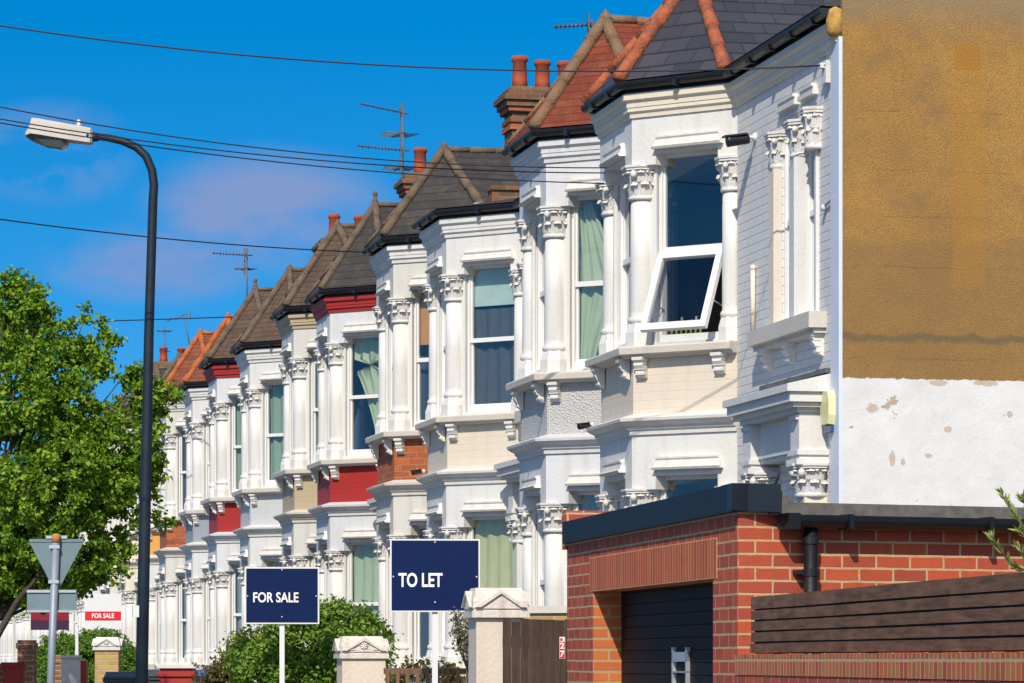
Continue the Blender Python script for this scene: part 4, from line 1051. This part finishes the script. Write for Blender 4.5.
# street tree
tx, ty = W(-26, 42)
TR = thing('street_tree', 'large bright green maple tree standing behind the give way sign', 'tree', (0,0,0))
LB = [lob(38,275,41.6,.06,.22),lob(12,268,42,.07,.2),lob(75,318,41.7,.07,.22),lob(92,300,41.8,.05,.16),lob(108,312,42,.06,.14),lob(122,326,42,.08,.08),lob(137,352,41.7,.05,.16),lob(186,382,41.8,.06,.16),lob(60,300,41.7,.08,.2),lob(8,318,42.2,.42,.55),lob(22,282,42,.16,.3),lob(40,300,41.6,.2,.3),lob(55,345,41.4,.5,.5),lob(95,338,41.8,.30,.26),lob(108,322,42,.16,.16),lob(20,385,41,.8,.65),
      lob(75,395,41.3,.55,.5),lob(75,450,40.8,.72,.55),lob(140,385,41.6,.26,.35),lob(147,358,41.7,.12,.22),lob(163,392,41.8,.24,.28),lob(128,435,41.2,.5,.42),lob(182,378,41.8,.10,.14),
      lob(110,490,41,.6,.45),lob(35,480,40.6,.85,.6),lob(150,460,41.4,.3,.3),lob(160,440,41.7,.22,.3),lob(60,545,40.9,.75,.38),lob(120,540,41.2,.32,.3),lob(10,560,41,.6,.35),lob(15,580,40.9,.5,.25),lob(-10,540,40.8,.6,.5),lob(35,520,40.6,.6,.4),lob(70,570,41,.4,.22),
      lob(150,505,41.5,.26,.13),lob(176,512,41.7,.16,.07),lob(15,330,43,.6,.5),lob(50,420,43.2,.8,.7),lob(20,500,43,1.1,.8),lob(110,470,42.8,.5,.5),lob(95,565,41.5,.3,.2),
      lob(-60,330,42.5,.9,.9),lob(-60,430,42,1.2,1.0),lob(-70,520,42,1.1,.8)]
LB = [((c[0]+.02, c[1]+1.2, c[2]-.10), r) for c, r in LB]
rs = random.Random(21); SUBL = []
for c, r in LB:
    a_ = (r[0]*r[2])**.5
    if a_ < .2: SUBL.append((c, r)); continue
    for k in range(int(5+30*a_*a_)):
        d = Vector((rs.gauss(0,1), rs.gauss(0,1), rs.gauss(0,1))).normalized(); q = rs.uniform(.62,1.0)
        e = rs.uniform(.10,.19)
        SUBL.append(((c[0]+d.x*r[0]*q, c[1]+d.y*r[1]*q, c[2]+d.z*r[2]*q), (e, e, e*rs.uniform(.9,1.7))))
    SUBL.append((c, (r[0]*.55, r[1]*.55, r[2]*.55))); SUBL.append((c, (r[0]*.8, r[1]*.8, r[2]*.8)))
leafobj('crown', leaves(MB(), SUBL, 84000, .064, 3, .3, clump=24, cr=.045), LEAF, TR)
m = MB()
base = Vector((tx,ty,0)); fork = Vector((tx,ty,2.1))
m.tube([base, base+Vector((.03,0,.8)), fork], [.20,.16,.14], 12)
for (c, r), in zip(LB):
    e = Vector(c); mid = fork.lerp(e, .5)+Vector((0,0,-.12+.25*random.random()))
    m.tube([fork, fork.lerp(mid,.5)+Vector((0,0,-.05)), mid, mid.lerp(e,.55)+Vector((random.uniform(-.08,.08),0,.05)), e], [.032,.026,.019,.012,.005], 7)
x1, y1, z1 = Wz(35,580,41.6); x0, y0, z0 = Wz(-5,640,41.8)
m.tube([(x0-.2,y0,z0-.3),(x0,y0,z0),Wz(18,600,41.7),(x1,y1,z1),Wz(60,540,41.5)], [.05,.045,.035,.03,.015], 8)
obj('trunk', m, BARK, TR)

# big shrub in the front garden and a reddish one at its foot
SB = thing('garden_shrub', 'dense green flowering shrub behind the navy for sale board', 'shrub', (0,0,0))
LS = [lob(300,640,35.5,.42,.35),lob(262,655,35.3,.35,.25),lob(345,630,35.6,.38,.30),lob(372,640,35.5,.2,.25),lob(310,618,35.6,.22,.12),lob(340,612,35.7,.2,.12),lob(355,660,35,.35,.35),lob(275,675,35,.5,.3),lob(320,680,35.4,.6,.3),lob(378,665,35.3,.10,.3),lob(285,625,35.8,.15,.12)]
leafobj('foliage', leaves(MB(), LS, 20000, .045, 5, .3, clump=18, cr=.05), LEAFB, SB)
m = MB(); bx, by = W(310,35.4)
for (c, r) in LS: m.tube([(bx,by,0),((bx+c[0])/2,(by+c[1])/2,c[2]*.6),c], [.03,.02,.006], 6)
for k in range(16):
    px_ = random.uniform(250,392); top = 600+abs(px_-330)*.35+random.uniform(-6,10); a = Wz(px_, top+28, 35.5); b_ = Wz(px_+random.uniform(-6,6), top, 35.5); m.tube([a,b_], [.005,.003], 4)
obj('stems', m, BARK, SB)
SR = thing('garden_shrub', 'reddish brown leafy bush left of the for sale post', 'shrub', (0,0,0))
LR = [lob(235,668,36,.28,.18),lob(222,680,36,.25,.15),lob(248,650,36.1,.16,.14),lob(240,640,36.1,.07,.09)]
leafobj('foliage', leaves(MB(), LR, 3000, .042, 8, .2, cr=.06), LEAFR, SR)
m = MB(); bx, by = W(235,36)
for (c, r) in LR: m.tube([(bx,by,0),((bx+c[0])/2,(by+c[1])/2,c[2]*.6),c], [.02,.012,.005], 6)
obj('stems', m, BARK, SR)
# hedge
HG = thing('privet_hedge', 'clipped rounded green hedge behind the brick gate pillars', 'hedge', (0,0,0))
LH = [lob(60,662,56,.5,.42,1.2),lob(95,672,56,.6,.5,1.2),lob(125,672,56,.3,.45,1.2),lob(45,680,55.5,.35,.4,1),lob(70,650,56,.35,.22,1),lob(100,660,56,.42,.42,1.2),lob(75,668,56,.4,.45,1.2),lob(118,662,56,.32,.4,1.2),lob(52,672,55.5,.3,.4,1),lob(90,645,56,.3,.2,1),lob(105,640,56.3,.25,.16,1),lob(80,700,56,.9,.5,1.2)]
leafobj('foliage', leaves(MB(), LH, 42000, .05, 9, .6, cr=.04), LEAFH, HG)
m = MB(); bx, by = W(85,56); m.tube([(bx,by,0),(bx,by,1.2)], .05, 8); obj('stems', m, BARK, HG)
# wispy grey plant behind the pillar, small plants by the picket fence
WP = thing('climbing_plant', 'wispy bare grey stems beside the tall stone gate pillar', 'plant', (0,0,0))
m = MB(); mb = MB(); rnd = random.Random(4)
for k in range(9):
    a = Vector(Wz(468,672,28.2)); b_ = Vector(Wz(rnd.uniform(452,470), rnd.uniform(612,640), 28.2)); mid = a.lerp(b_,.5)+Vector((rnd.uniform(-.06,.06),0,.02)); m.tube([a,mid,b_], [.006,.005,.003], 5)
    leaves(mb, [(tuple(a.lerp(b_,t)),(.03,.03,.05)) for t in (.5,.65,.8,.95)], 56, .028, k, .2, clump=7, cr=.03)
a = Wz(468,672,28.2); m.tube([(a[0],a[1],.1),a], .01, 6)
obj('stems', m, BARK, WP); leafobj('foliage', mb, LEAFG, WP)
RB = thing('rose_bush', 'low rose bush with orange brown leaves behind the picket fence', 'plant', (0,0,0))
mb = leaves(MB(), [lob(410,672,32.3,.1,.1),lob(445,672,32.3,.12,.10),lob(425,668,32.4,.08,.07),lob(455,678,32.3,.12,.08),lob(398,680,32.3,.1,.06)], 700, .045, 12, .1, clump=7, cr=.04)
m = MB(); bx, by = W(430,32.3)
for k in range(6): m.tube([(bx,by,0),Wz(400+k*11,672,32.3)], [.012,.005], 5)
obj('stems', m, BARK, RB); leafobj('foliage', mb, LEAFR, RB)
# olive branches at the right edge
OB = thing('olive_bush', 'olive twigs with pale green leaves above the slatted screen at the right edge', 'plant', (0,0,0))
m = MB(); mb = MB(); rnd = random.Random(6)
def twig(pts, n):
    P_ = [Vector(Wz(a,b_,16.5)) for a,b_ in pts]; m.tube(P_, [.007]+[.005]*(len(P_)-2)+[.002], 6)
    for i in range(len(P_)-1):
        for k in range(n*2):
            q = P_[i].lerp(P_[i+1], (k+rnd.random())/(n*2)); T = (P_[i+1]-P_[i]).normalized()
            sd = Vector((rnd.gauss(0,1),rnd.gauss(0,1),rnd.gauss(0,1))); dr = (T*.9+sd.normalized()*.75+Vector((0,0,.25))).normalized(); sN = dr.cross(Vector((rnd.gauss(0,1),rnd.gauss(0,1),rnd.gauss(0,1)))).normalized()
            L0 = rnd.uniform(.035,.06); o = len(mb.v)
            mb.v += [tuple(v) for v in (q, q+dr*L0*.5+sN*.007, q+dr*L0, q+dr*L0*.5-sN*.007)]; mb.f += [[o,o+1,o+2],[o,o+2,o+3]]; mb.sm += [False]*2
twig([(1060,590),(1035,545),(1018,520),(1008,505),(1001,492)], 9)
twig([(1060,600),(1030,572),(1012,565),(998,548),(991,535)], 9)
twig([(1055,560),(1035,525),(1028,505),(1022,498)], 10); twig([(1050,600),(1025,560),(1018,545)], 9); twig([(1060,560),(1030,540),(1018,530)], 8)
x, y, z = Wz(1060,600,16.5); m.tube([(x,y,0),(x,y,z)], [.03,.012], 8)
obj('stems', m, BARK, OB); leafobj('foliage', mb, LEAFO, OB)

# ------------------------------------------------------------------ gate pillars, gate, fences, bins
def sq(m, x, y, hw, z0, z1, hd=None): m.box((x-hw,y-(hd or hw),z0),(x+hw,y+(hd or hw),z1))
def pediment_cap(w_, z0, h, flower=True):
    """gabled cap stone: triangular front faces on all sides, moulded edge"""
    m = MB(); a = w_/2
    sq(m, 0, 0, a, z0, z0+h*.22); sq(m, 0, 0, a*.94, z0+h*.22, z0+h*.30)
    zz = z0+h*.30; zt = z0+h
    b = a*.97
    m.add([(-b,-b,zz),(b,-b,zz),(b,b,zz),(-b,b,zz),(-b,-b,zz+h*.25),(b,-b,zz+h*.25),(b,b,zz+h*.25),(-b,b,zz+h*.25),(-b*.82,-b*.6,zt),(b*.82,-b*.6,zt),(b*.82,b*.6,zt),(-b*.82,b*.6,zt)],
          [(0,1,5,4),(1,2,6,5),(2,3,7,6),(3,0,4,7),(4,5,9,8),(5,6,10,9),(6,7,11,10),(7,4,8,11),(8,9,10,11)])
    # raised gable moulding front and left
    for rot in (0, math.pi/2, -math.pi/2, math.pi):
        Rm = Matrix.Rotation(rot, 3, 'Z')
        for s_ in (-1,1):
            P_ = [(s_*b*.92,-b-.004,zz+.01),(0,-b-.004,zt-h*.10),(0,-b-.004,zt-h*.20),(s_*b*.72,-b-.004,zz+.01)]
            Q_ = [(x,y-.022,z) for x,y,z in P_]
            R2 = [(x,y+.16*a*(1 if z > zz+.05 else 1),z) for x,y,z in P_]
            vs = [tuple(Rm @ Vector(v)) for v in R2+Q_]
            m.add(vs, [(0,1,2,3),(4,5,6,7),(0,1,5,4),(1,2,6,5),(2,3,7,6),(3,0,4,7)])
        tri = [(-b*.86,-b+.12*a,zz),(b*.86,-b+.12*a,zz),(0,-b+.12*a,zt-h*.12),(-b*.86,-b-.006,zz),(b*.86,-b-.006,zz),(0,-b-.006,zt-h*.14)]
        m.add([tuple(Rm @ Vector(v)) for v in tri], [(0,1,2),(3,4,5),(0,1,4,3),(1,2,5,4),(2,0,3,5)])
        if flower:
            for k in range(8):
                an = k*math.pi/4; L0 = h*.17
                c_ = Vector((math.cos(an)*L0*.6, -b-.012, zz+h*.27+math.sin(an)*L0*.6)); o = len(m.v); m.sphere((0,0,0), h*.062, 6, 4, (1.6,.7,.7))
                for q in range(o, len(m.v)):
                    v = Vector(m.v[q]); v = Matrix.Rotation(-an,3,'Y') @ v; m.v[q] = tuple(Rm @ (v+c_))
            o = len(m.v); m.sphere((0,0,0), h*.06, 8, 5)
            for q in range(o, len(m.v)): m.v[q] = tuple(Rm @ (Vector(m.v[q])+Vector((0,-b-.012,zz+h*.27))))
            for s_ in (-1,1):
                o = len(m.v); m.sphere((s_*b*.48,-b-.008,zz+.02), h*.07, 6, 4, (2,.5,.6))
                for q in range(o, len(m.v)): m.v[q] = tuple(Rm @ Vector(m.v[q]))
    return m
PG = 'front garden gate pillars'
def pillar(px, d, wbody, wcap, zc, hcap, bodymat, capmat, label, flower=True, rz=-YAW):
    X, Y = W(px, d); t = thing('gate_pillar', label, 'pillar', (X,Y,0), rz, PG)
    m = MB(); sq(m, 0, 0, wbody/2, 0, zc); obj('shaft', m, bodymat, t)
    obj('cap', pediment_cap(wcap, zc, hcap, flower), capmat, t)
    return t
pillar(496, 27, .38, .46, 1.985, .235, PINKW, CAPST, 'tall pale pillar with plain gabled stone cap beside the plank gate', False, rz=-R(2))
pillar(361, 33, .42, .48, 1.665, .215, PINKW, CAPST, 'cream pillar with carved flower cap in front of the green shrub', True, rz=-R(2))
pillar(108, 52, .36, .42, 1.80, .20, YELB, WHITE2, 'yellow brick pillar with white carved cap before the hedge')
def brick_post(px, d, w_, zt, mat, capm, label, capz=.06):
    X, Y = W(px, d); t = thing('gate_pillar', label, 'pillar', (X,Y,0), -YAW, PG)
    m = MB(); sq(m, 0, 0, w_/2, 0, zt-.12); sq(m, 0, 0, w_*.57, zt-.12, zt-.04); sq(m,0,0,w_*.5,zt-.04,zt); obj('shaft', m, mat, t)
    if capm: m = MB(); sq(m, 0, 0, w_*.6, zt, zt+capz*.6); sq(m, 0, 0, w_*.45, zt+capz*.6, zt+capz); obj('cap', m, capm, t)
    return t
brick_post(27, 48, .24, 1.93, DKBK, None, 'dark brick pillar under the tree left of the give way post')
brick_post(8, 46, .30, 1.60, DKBK, None, 'low dark brick pillar at the left edge of the photo')
brick_post(62, 50, .20, 1.72, DKBK, None, 'small brown brick pillar just right of the give way post')
brick_post(178, 50, .48, 1.53, REDP, WHITE2, 'red painted pillar with white top between the dark bins', .09)
# red painted wall piece at far left, white panel
m = MB(); m.box((-.14,-.08,0),(.14,.08,1.56)); m.box((-.16,-.1,1.56),(.16,.1,1.62)); X, Y = W(14, 45.5)
tag(obj('garden_wall', m, REDP, None, (X,Y,0), -YAW), 'short red painted wall with pale coping beside the dark brick pillar', 'wall')
X, Y = W(73, 49)
MT = thing('meter_cabinet', 'white cabinet with red edge in front of the hedge', 'cabinet', (X,Y,0), -YAW)
m = MB(); m.box((-.16,-.1,.2),(.12,.1,1.68)); m.prism([(-.16,-.12),(.12,-.12),(.12,.1),(-.16,.1)],1.68,1.72); obj('body', m, WHITE, MT)
m = MB(); m.box((.121,-.1,.2),(.20,.1,1.64)); obj('side_panel', m, REDP, MT)
# front garden walls along the pavement
def gwall(px0, d0, px1, d1, z, mat, label, name='garden_wall'):
    a = Vector(W(px0,d0)); b_ = Vector(W(px1,d1)); t = (b_-a).normalized(); n = Vector((t.y,-t.x)); L0 = (b_-a).length
    T = thing(name, label, 'wall', (a.x,a.y,0))
    m = MB(); m.obox(Vector((0,0)), t, n, 0, L0, -.1, .1, 0, z-.06); obj('wall_body', m, mat, T)
    m = MB(); m.obox(Vector((0,0)), t, n, 0, L0, -.13, .13, z-.06, z); obj('coping', m, STONE, T); return T
gwall(345, 36, 300, 42, 1.25, DKBK, 'low garden wall hidden behind the cream pillar and shrub')
gwall(250, 44, 205, 50, 1.25, DKBK, 'low brick garden wall below the reddish bush')
# yellow brick wall with pale coping behind the gate
gwall(470, 28.6, 572, 28.3, 2.10, YELB, 'yellow brick wall with pale stone coping behind the plank gate')
# plank gate
X, Y = W(536, 26.0)
GT = thing('plank_gate', 'dark weathered plank gate between the tall pillar and the brick garage', 'gate', (X,Y,0), -YAW*.9)
rnd = random.Random(2)
for k in range(8):
    x = -.255+k*.068; m = MB(); zt = 1.955+rnd.uniform(-.012,.015)-(0 if k > 1 else .0); m.box((x,-.012+rnd.uniform(-.004,.004),.1),(x+.0668,.012,zt)); obj('plank', m, WOODP, GT)
m = MB(); m.box((-.255,.013,1.75),(.285,.045,1.83)); m.box((-.255,.013,.5),(.285,.045,.58)); obj('rail', m, WOODP, GT)
NS = thing('number_sign', 'small upright red and white number sign on the plank gate', 'sign', (*W(562.5,25.7),0), -YAW*.9)
m = MB(); m.box((-.023,-.006,1.66),(.019,.006,1.825)); obj('plate', m, BOARDW, NS)
m = MB(); m.box((-.020,-.009,1.664),(.016,-.0065,1.788)); obj('red_field', m, REDSIGN, NS)
m = MB(); m.box((-.018,-.009,1.796),(.0,-.0065,1.815)); obj('red_mark', m, REDSIGN, NS)
def text(body, size, mat, parent, loc, rot=(math.pi/2,0,0), bold=.012, sx=1.0, align='LEFT', name='lettering'):
    cu = bpy.data.curves.new('lettering', 'FONT'); cu.body = body; cu.size = size; cu.extrude = .002; cu.offset = bold*size; cu.align_x = align; cu.align_y = 'CENTER'
    cu.resolution_u = 6
    to = bpy.data.objects.new('tmp', cu); C.objects.link(to)
    dg = bpy.context.evaluated_depsgraph_get(); dg.update()
    me = bpy.data.meshes.new_from_object(to.evaluated_get(dg)); bpy.data.objects.remove(to)
    me.materials.clear(); me.materials.append(mat); me.name = name
    o = bpy.data.objects.new(name, me); C.objects.link(o); o.parent = parent; o.location = loc; o.rotation_euler = rot; o.scale = (sx,1,1); return o
text('2', .062, LETTER, NS, (-.003,-.012,1.755), bold=.03, align='CENTER'); text('7', .062, LETTER, NS, (-.003,-.012,1.695), bold=.03, align='CENTER')
# picket fence
X, Y = W(425, 31.2)
PF = thing('picket_fence', 'brown open picket fence below the to let board', 'fence', (X,Y,0), -YAW*.9)
for k in range(9):
    x = -.36+k*.092; m = MB(); m.box((x,-.02,.2),(x+.034,.0,1.565)); obj('picket', m, WOODK, PF)
m = MB(); m.box((-.38,.001,1.52),(.42,.04,1.575)); m.box((-.38,.001,.7),(.42,.035,.76)); obj('rail', m, WOODK, PF)
# wheelie bins
def bin_(px, d, label, lidmat, s=1.0, rz=0):
    X, Y = W(px, d); t = thing('wheelie_bin', label, 'bin', (X,Y,.1), rz, 'bins in the front gardens'); H_ = 1.3*s
    m = MB(); a, b_ = .22, .30
    m.add([(-a,-a,0),(a,-a,0),(a,a,0),(-a,a,0),(-b_,-b_,H_),(b_,-b_,H_),(b_,b_,H_),(-b_,b_,H_)], [(0,3,2,1),(0,1,5,4),(1,2,6,5),(2,3,7,6),(3,0,4,7),(4,5,6,7)])
    m.box((-b_-.02,-b_-.02,H_-.05),(b_+.02,b_+.02,H_-.005)); obj('body', m, BINM, t)
    m = MB(); m.add([(-.33,-.34,H_),(.33,-.34,H_),(.33,.34,H_),(-.33,.34,H_),(-.3,-.30,H_+.03),(.3,-.30,H_+.03),(.3,.26,H_+.10),(-.3,.26,H_+.10)], [(0,3,2,1),(4,5,6,7),(0,1,5,4),(1,2,6,5),(2,3,7,6),(3,0,4,7)]); m.tube([(-.25,.36,H_+.03),(.25,.36,H_+.03)], .02, 8); obj('lid', m, lidmat, t)
    for s_ in (-1,1):
        m = MB(); m.lathe([(.001,-.03),(.1,-.03),(.1,.03),(.001,.03)], 14); w_ = obj('wheel', m, BLACK, t, (s_*.26,.24,.0)); w_.rotation_euler = (0,math.pi/2,0)
    return t
bin_(158, 52, 'dark grey wheelie bin right of the street lamp column', BINM, 1.0, R(6))
bin_(126, 49, 'dark wheelie bin left of the street lamp column beside the yellow pillar', BINM, .985, R(-8))
bin_(204, 53, 'wheelie bin with bright blue lid left of the shrub', BLUEB, 1.0, R(12))
bin_(5, 50, 'grey wheelie bin with blue patch at the left edge under the tree', plain('pale_blue_lid', (.20,.27,.33), .5, bmp=0), 1.06, R(20))

# ------------------------------------------------------------------ estate agents' boards
def board(px, py0, py1, d, wpx, label, facing, faces, post_off=0, post_top=None, postw=.05, name='estate_sign', post_side=0):
    X, Y = W(px, d); z0 = EYE+(660-py1)*d/3400; z1 = EYE+(660-py0)*d/3400; wd = wpx*d/3400
    t = thing(name, label, 'sign', (X,Y,0), facing, 'estate agent boards on posts')
    m = MB(); m.box((post_off-postw/2,.012,.1),(post_off+postw/2,.012+postw,(z1-.03 if post_top is None else post_top))); obj('post', m, BOARDW, t)
    return t, z0, z1, wd
t, z0, z1, wd = board(435, 539, 612, 30, 90, 'navy to let board with white lettering on a white post', -R(9), None)
m = MB(); m.box((-wd/2,-.010,z0),(wd/2,.010,z1)); obj('board', m, BOARDW, t)
m = MB(); m.box((-wd/2+.014,-.0135,z0+.014),(wd/2-.014,-.0102,z1-.014)); obj('navy_panel', m, NAVY, t)
text('TO LET', .168, LETTER, t, (-wd/2+.075,-.0165,z0+.275), bold=.022, sx=.70)
m = MB()
for q in ((.0,z1-.03),(.0,z0+.085),(-wd/2+.03,z0+.31),(wd/2-.03,z0+.31)): m.sphere((q[0],-.014,q[1]), .010, 8, 5)
obj('bolts', m, CHROME, t)
t, z0, z1, wd = board(282, 567, 624, 34.2, 74.5, 'navy for sale board with white lettering on a white post before the shrub', -R(9), None)
m = MB(); m.box((-wd/2,-.010,z0),(wd/2,.010,z1)); obj('board', m, BOARDW, t)
m = MB(); m.box((-wd/2+.016,-.0135,z0+.016),(wd/2-.016,-.0102,z1-.016)); obj('navy_panel', m, NAVY, t)
text('FOR SALE', .138, LETTER, t, (-wd/2+.08,-.0165,z0+.262), bold=.018, sx=.78)
m = MB()
for q in ((.0,z1-.03),(.0,z0+.07),(-wd/2+.03,z0+.28),(wd/2-.03,z0+.28)): m.sphere((q[0],-.014,q[1]), .010, 8, 5)
obj('bolts', m, CHROME, t)
t, z0, z1, wd = board(103, 594, 629, 60, 37, 'distant white for sale board with a red band above the hedge', -R(8), None)
m = MB(); m.box((-wd/2,-.010,z0),(wd/2,.010,z1)); obj('board', m, BOARDW, t)
m = MB(); m.box((-wd/2+.01,-.0135,z0+.15),(wd/2-.01,-.0102,z0+.31)); obj('red_band', m, REDSIGN, t)
text('FOR SALE', .115, LETTER, t, (0,-.0165,z0+.23), bold=.02, sx=.80, align='CENTER')
t, z0, z1, wd = board(50, 609, 630, 50, 38, 'red and dark purple board seen behind the give way post', -R(8), None, .39, 2.3, .045)
m = MB(); m.box((-wd/2,-.010,z0),(wd/2,.010,z1)); obj('board', m, PURP, t)
m = MB(); m.box((-wd/2+.004,-.0135,z0+.14),(wd/2-.004,-.0102,z1)); obj('red_panel', m, DRED, t)
m = MB(); m.box((wd/2,0,z0+.1),(.39,.01,z0+.13)); obj('arm', m, BOARDW, t)

# ------------------------------------------------------------------ give way sign seen from behind
X, Y = W(54, 40)
t = thing('road_sign', 'back of a triangular give way sign with a grey plate on a pole', 'road sign', (X,Y,0), -YAW)
zt = EYE+(660-535)*40/3400
m = MB(); m.tube([(-.09,0,0),(.025,0,zt)], .046, 14); obj('pole', m, SILV, t)
m = MB(); m.lathe([(.05,-.09),(.052,0),(.03,.015),(.001,.02)], 14, (.025,0,zt)); obj('pole_cap', m, RUST, t)
T0 = EYE+(660-541)*40/3400; T1 = EYE+(660-589)*40/3400
m = MB()
pts = [(-.325,T0),(-.30,T0+.025),(.30,T0+.025),(.325,T0),(.03,T1),(-.03,T1)]
n = len(pts); m.add([(x+.02,.055,z) for x,z in pts]+[(x+.02,.075,z) for x,z in pts], [list(range(n)), list(range(n,2*n))[::-1]]+[(i,(i+1)%n,n+(i+1)%n,n+i) for i in range(n)])
m.box((-.30,.045,T0-.01),(.34,.056,T0+.024)); obj('triangle_plate', m, SIGNBK, t)
for bb in (((-.10,.03,T0+.03),(.15,.07,T0+.065)),((-.06,-.05,T0-.5),(.06,.05,T0-.46)),((-.05,-.05,T0-.09),(.07,.05,T0-.05))): obj('bracket', MB().box(*bb), CHROME, t)
p0, p1 = EYE+(660-612)*40/3400, EYE+(660-590)*40/3400
m = MB(); m.box((-.325,.05,p0),(.255,.065,p1)); obj('plate', m, SIGNBK, t)
m = MB(); m.box((-.325,.03,p1-.03),(.255,.05,p1+.002)); m.box((-.325,.03,p0-.002),(.255,.05,p0+.02)); obj('rail', m, CHROME, t)

# ------------------------------------------------------------------ street lamp
SL = thing('street_lamp', 'tall dark street lamp with curved arm and off white lantern', 'street lamp', (0,0,0))
b0 = Vector(Wz(139,700,32)); b0.z = .1
P_ = [b0, Vector(Wz(144,560,32)), Vector(Wz(149,330,32)), Vector(Wz(153,200,32)), Vector(Wz(154,185,32)), Vector(Wz(152,170,32)), Vector(Wz(146,156,32)), Vector(Wz(136,147,32)), Vector(Wz(122,141,32)), Vector(Wz(106,137.5,32)), Vector(Wz(94,136.5,32))]
m = MB(); m.tube(P_, [.062,.056,.046,.043,.042,.041,.040,.038,.036,.034,.032], 20); obj('column', m, POLEM, SL)
m = MB(); q = Vector((b0.x,b0.y,.1)); m.lathe([(.11,0),(.11,1.15),(.095,1.2),(.065,1.22)], 20, tuple(q)); obj('base_compartment', m, POLEM, SL)
m = MB(); q = Wz(141.5,612,32); m.box((q[0]-.09,q[1]-.07,q[2]-.05),(q[0]-.03,q[1]-.0,q[2]+.06)); obj('identification_tag', m, BOARDW, SL)
# lantern: its long axis from the arm end outwards
a = Vector(Wz(93,137,32)); b_ = Vector(Wz(27,134,32)); ax = (b_-a).normalized(); sd = Vector((0,1,0)); sd = (sd-ax*sd.dot(ax)).normalized(); upv = ax.cross(sd); 
if upv.z < 0: upv = -upv
Ln = (b_-a).length
def lsec(u, top, bot, w_):
    c_ = a+ax*(u*Ln)
    return [c_+upv*top*.75+sd*-w_, c_+upv*top+sd*-w_*.7, c_+upv*top+sd*w_*.7, c_+upv*top*.75+sd*w_, c_+upv*bot+sd*w_, c_+upv*bot-sd*w_]
S_ = [lsec(.0,.055,-.055,.06), lsec(.03,.075,-.065,.09), lsec(.35,.10,-.05,.12), lsec(.8,.135,-.02,.14), lsec(.92,.14,-.012,.135), lsec(.955,.06,-.02,.12), lsec(1.0,.0,-.025,.10)]
m = MB(); vs = [v for s in S_ for v in s]; fs = []
for i in range(len(S_)-1):
    for k in range(6): fs.append((i*6+k, i*6+(k+1)%6, (i+1)*6+(k+1)%6, (i+1)*6+k))
fs += [list(range(6)), [(len(S_)-1)*6+k for k in range(6)]]
m.add(vs, fs); LA = obj('lantern', m, LANT, SL)
def bsec(u, top, bot, w_):
    c_ = a+ax*(u*Ln); return [c_+upv*top-sd*w_, c_+upv*top+sd*w_, c_+upv*bot+sd*w_*.6, c_+upv*bot-sd*w_*.6]
S_ = [bsec(.38,-.052,-.10,.10), bsec(.46,-.046,-.125,.11), bsec(.7,-.03,-.11,.115), bsec(.93,-.016,-.06,.11), bsec(1.0,-.022,-.035,.09)]
m = MB(); vs = [v for s in S_ for v in s]; fs = [(0,1,2,3),(16,17,18,19)]
for i in range(4):
    for k in range(4): fs.append((i*4+k, i*4+(k+1)%4, (i+1)*4+(k+1)%4, (i+1)*4+k))
m.add(vs, fs); obj('bowl', m, LENS, LA)
m = MB(); c_ = a+ax*(.22*Ln)+upv*.09; m.lathe([(.035,0),(.038,.02),(.022,.03),(.032,.045),(.034,.06),(.001,.072)], 12, tuple(c_)); obj('photocell', m, CHROME, LA)
m = MB(); m.tube([a-ax*.05, a+ax*.03], [.04,.045], 14); obj('collar', m, POLEM, LA)
m = MB(); c_ = a+ax*.04-sd*.09; m.sphere(tuple(c_), .015); obj('clip', m, BLACK, LA)

# ------------------------------------------------------------------ overhead wires and the pole they come from
def wire(A, B, sag, r, label):
    m = MB(); A = Vector(A); B = Vector(B); P_ = []
    for i in range(41):
        t = i/40; p = A.lerp(B, t); p.z -= sag*4*t*(1-t); P_.append(p)
    m.tube(P_, r, 6); return tag(obj('overhead_wire', m, WIREM), label, 'wire', 'overhead wires')
wire((8.13,26.15,6.42), (-6,30,9.06), .825, .007, 'highest overhead wire, running to the bracket by the gable corner')
wire((7.37,30.5,6.19), (-6,30,8.88), .80, .006, 'upper of three close overhead wires crossing above the lantern')
wire((7.37,30.55,6.15), (-6,30,8.40), .675, .006, 'middle of three close overhead wires crossing the lantern')
wire((7.37,30.6,6.06), (-6,30,8.28), .60, .006, 'lowest of the three close overhead wires')
wire((7.15,42.4,6.80), (-6,31,7.14), .40, .008, 'overhead wire ending at the brown slate roof')
wire((8.3,59.5,7.72), (-6,74,8.40), .025, .011, 'faint distant overhead wire above the tree')
UP = thing('utility_pole', 'wooden utility pole across the road carrying the overhead wires', 'pole', (-6,30,0))
m = MB(); m.tube([(0,0,0),(0,0,9.3)], [.14,.10], 14); obj('shaft', m, WOODP, UP)
m = MB(); m.box((-.05,-.4,8.5),(.05,.4,8.6)); obj('crossarm', m, WOODP, UP)
UP = thing('utility_pole', 'far wooden utility pole across the road near the end of the terrace', 'pole', (-6,74,0))
m = MB(); m.tube([(0,0,0),(0,0,9.6)], [.14,.10], 14); obj('shaft', m, WOODP, UP)
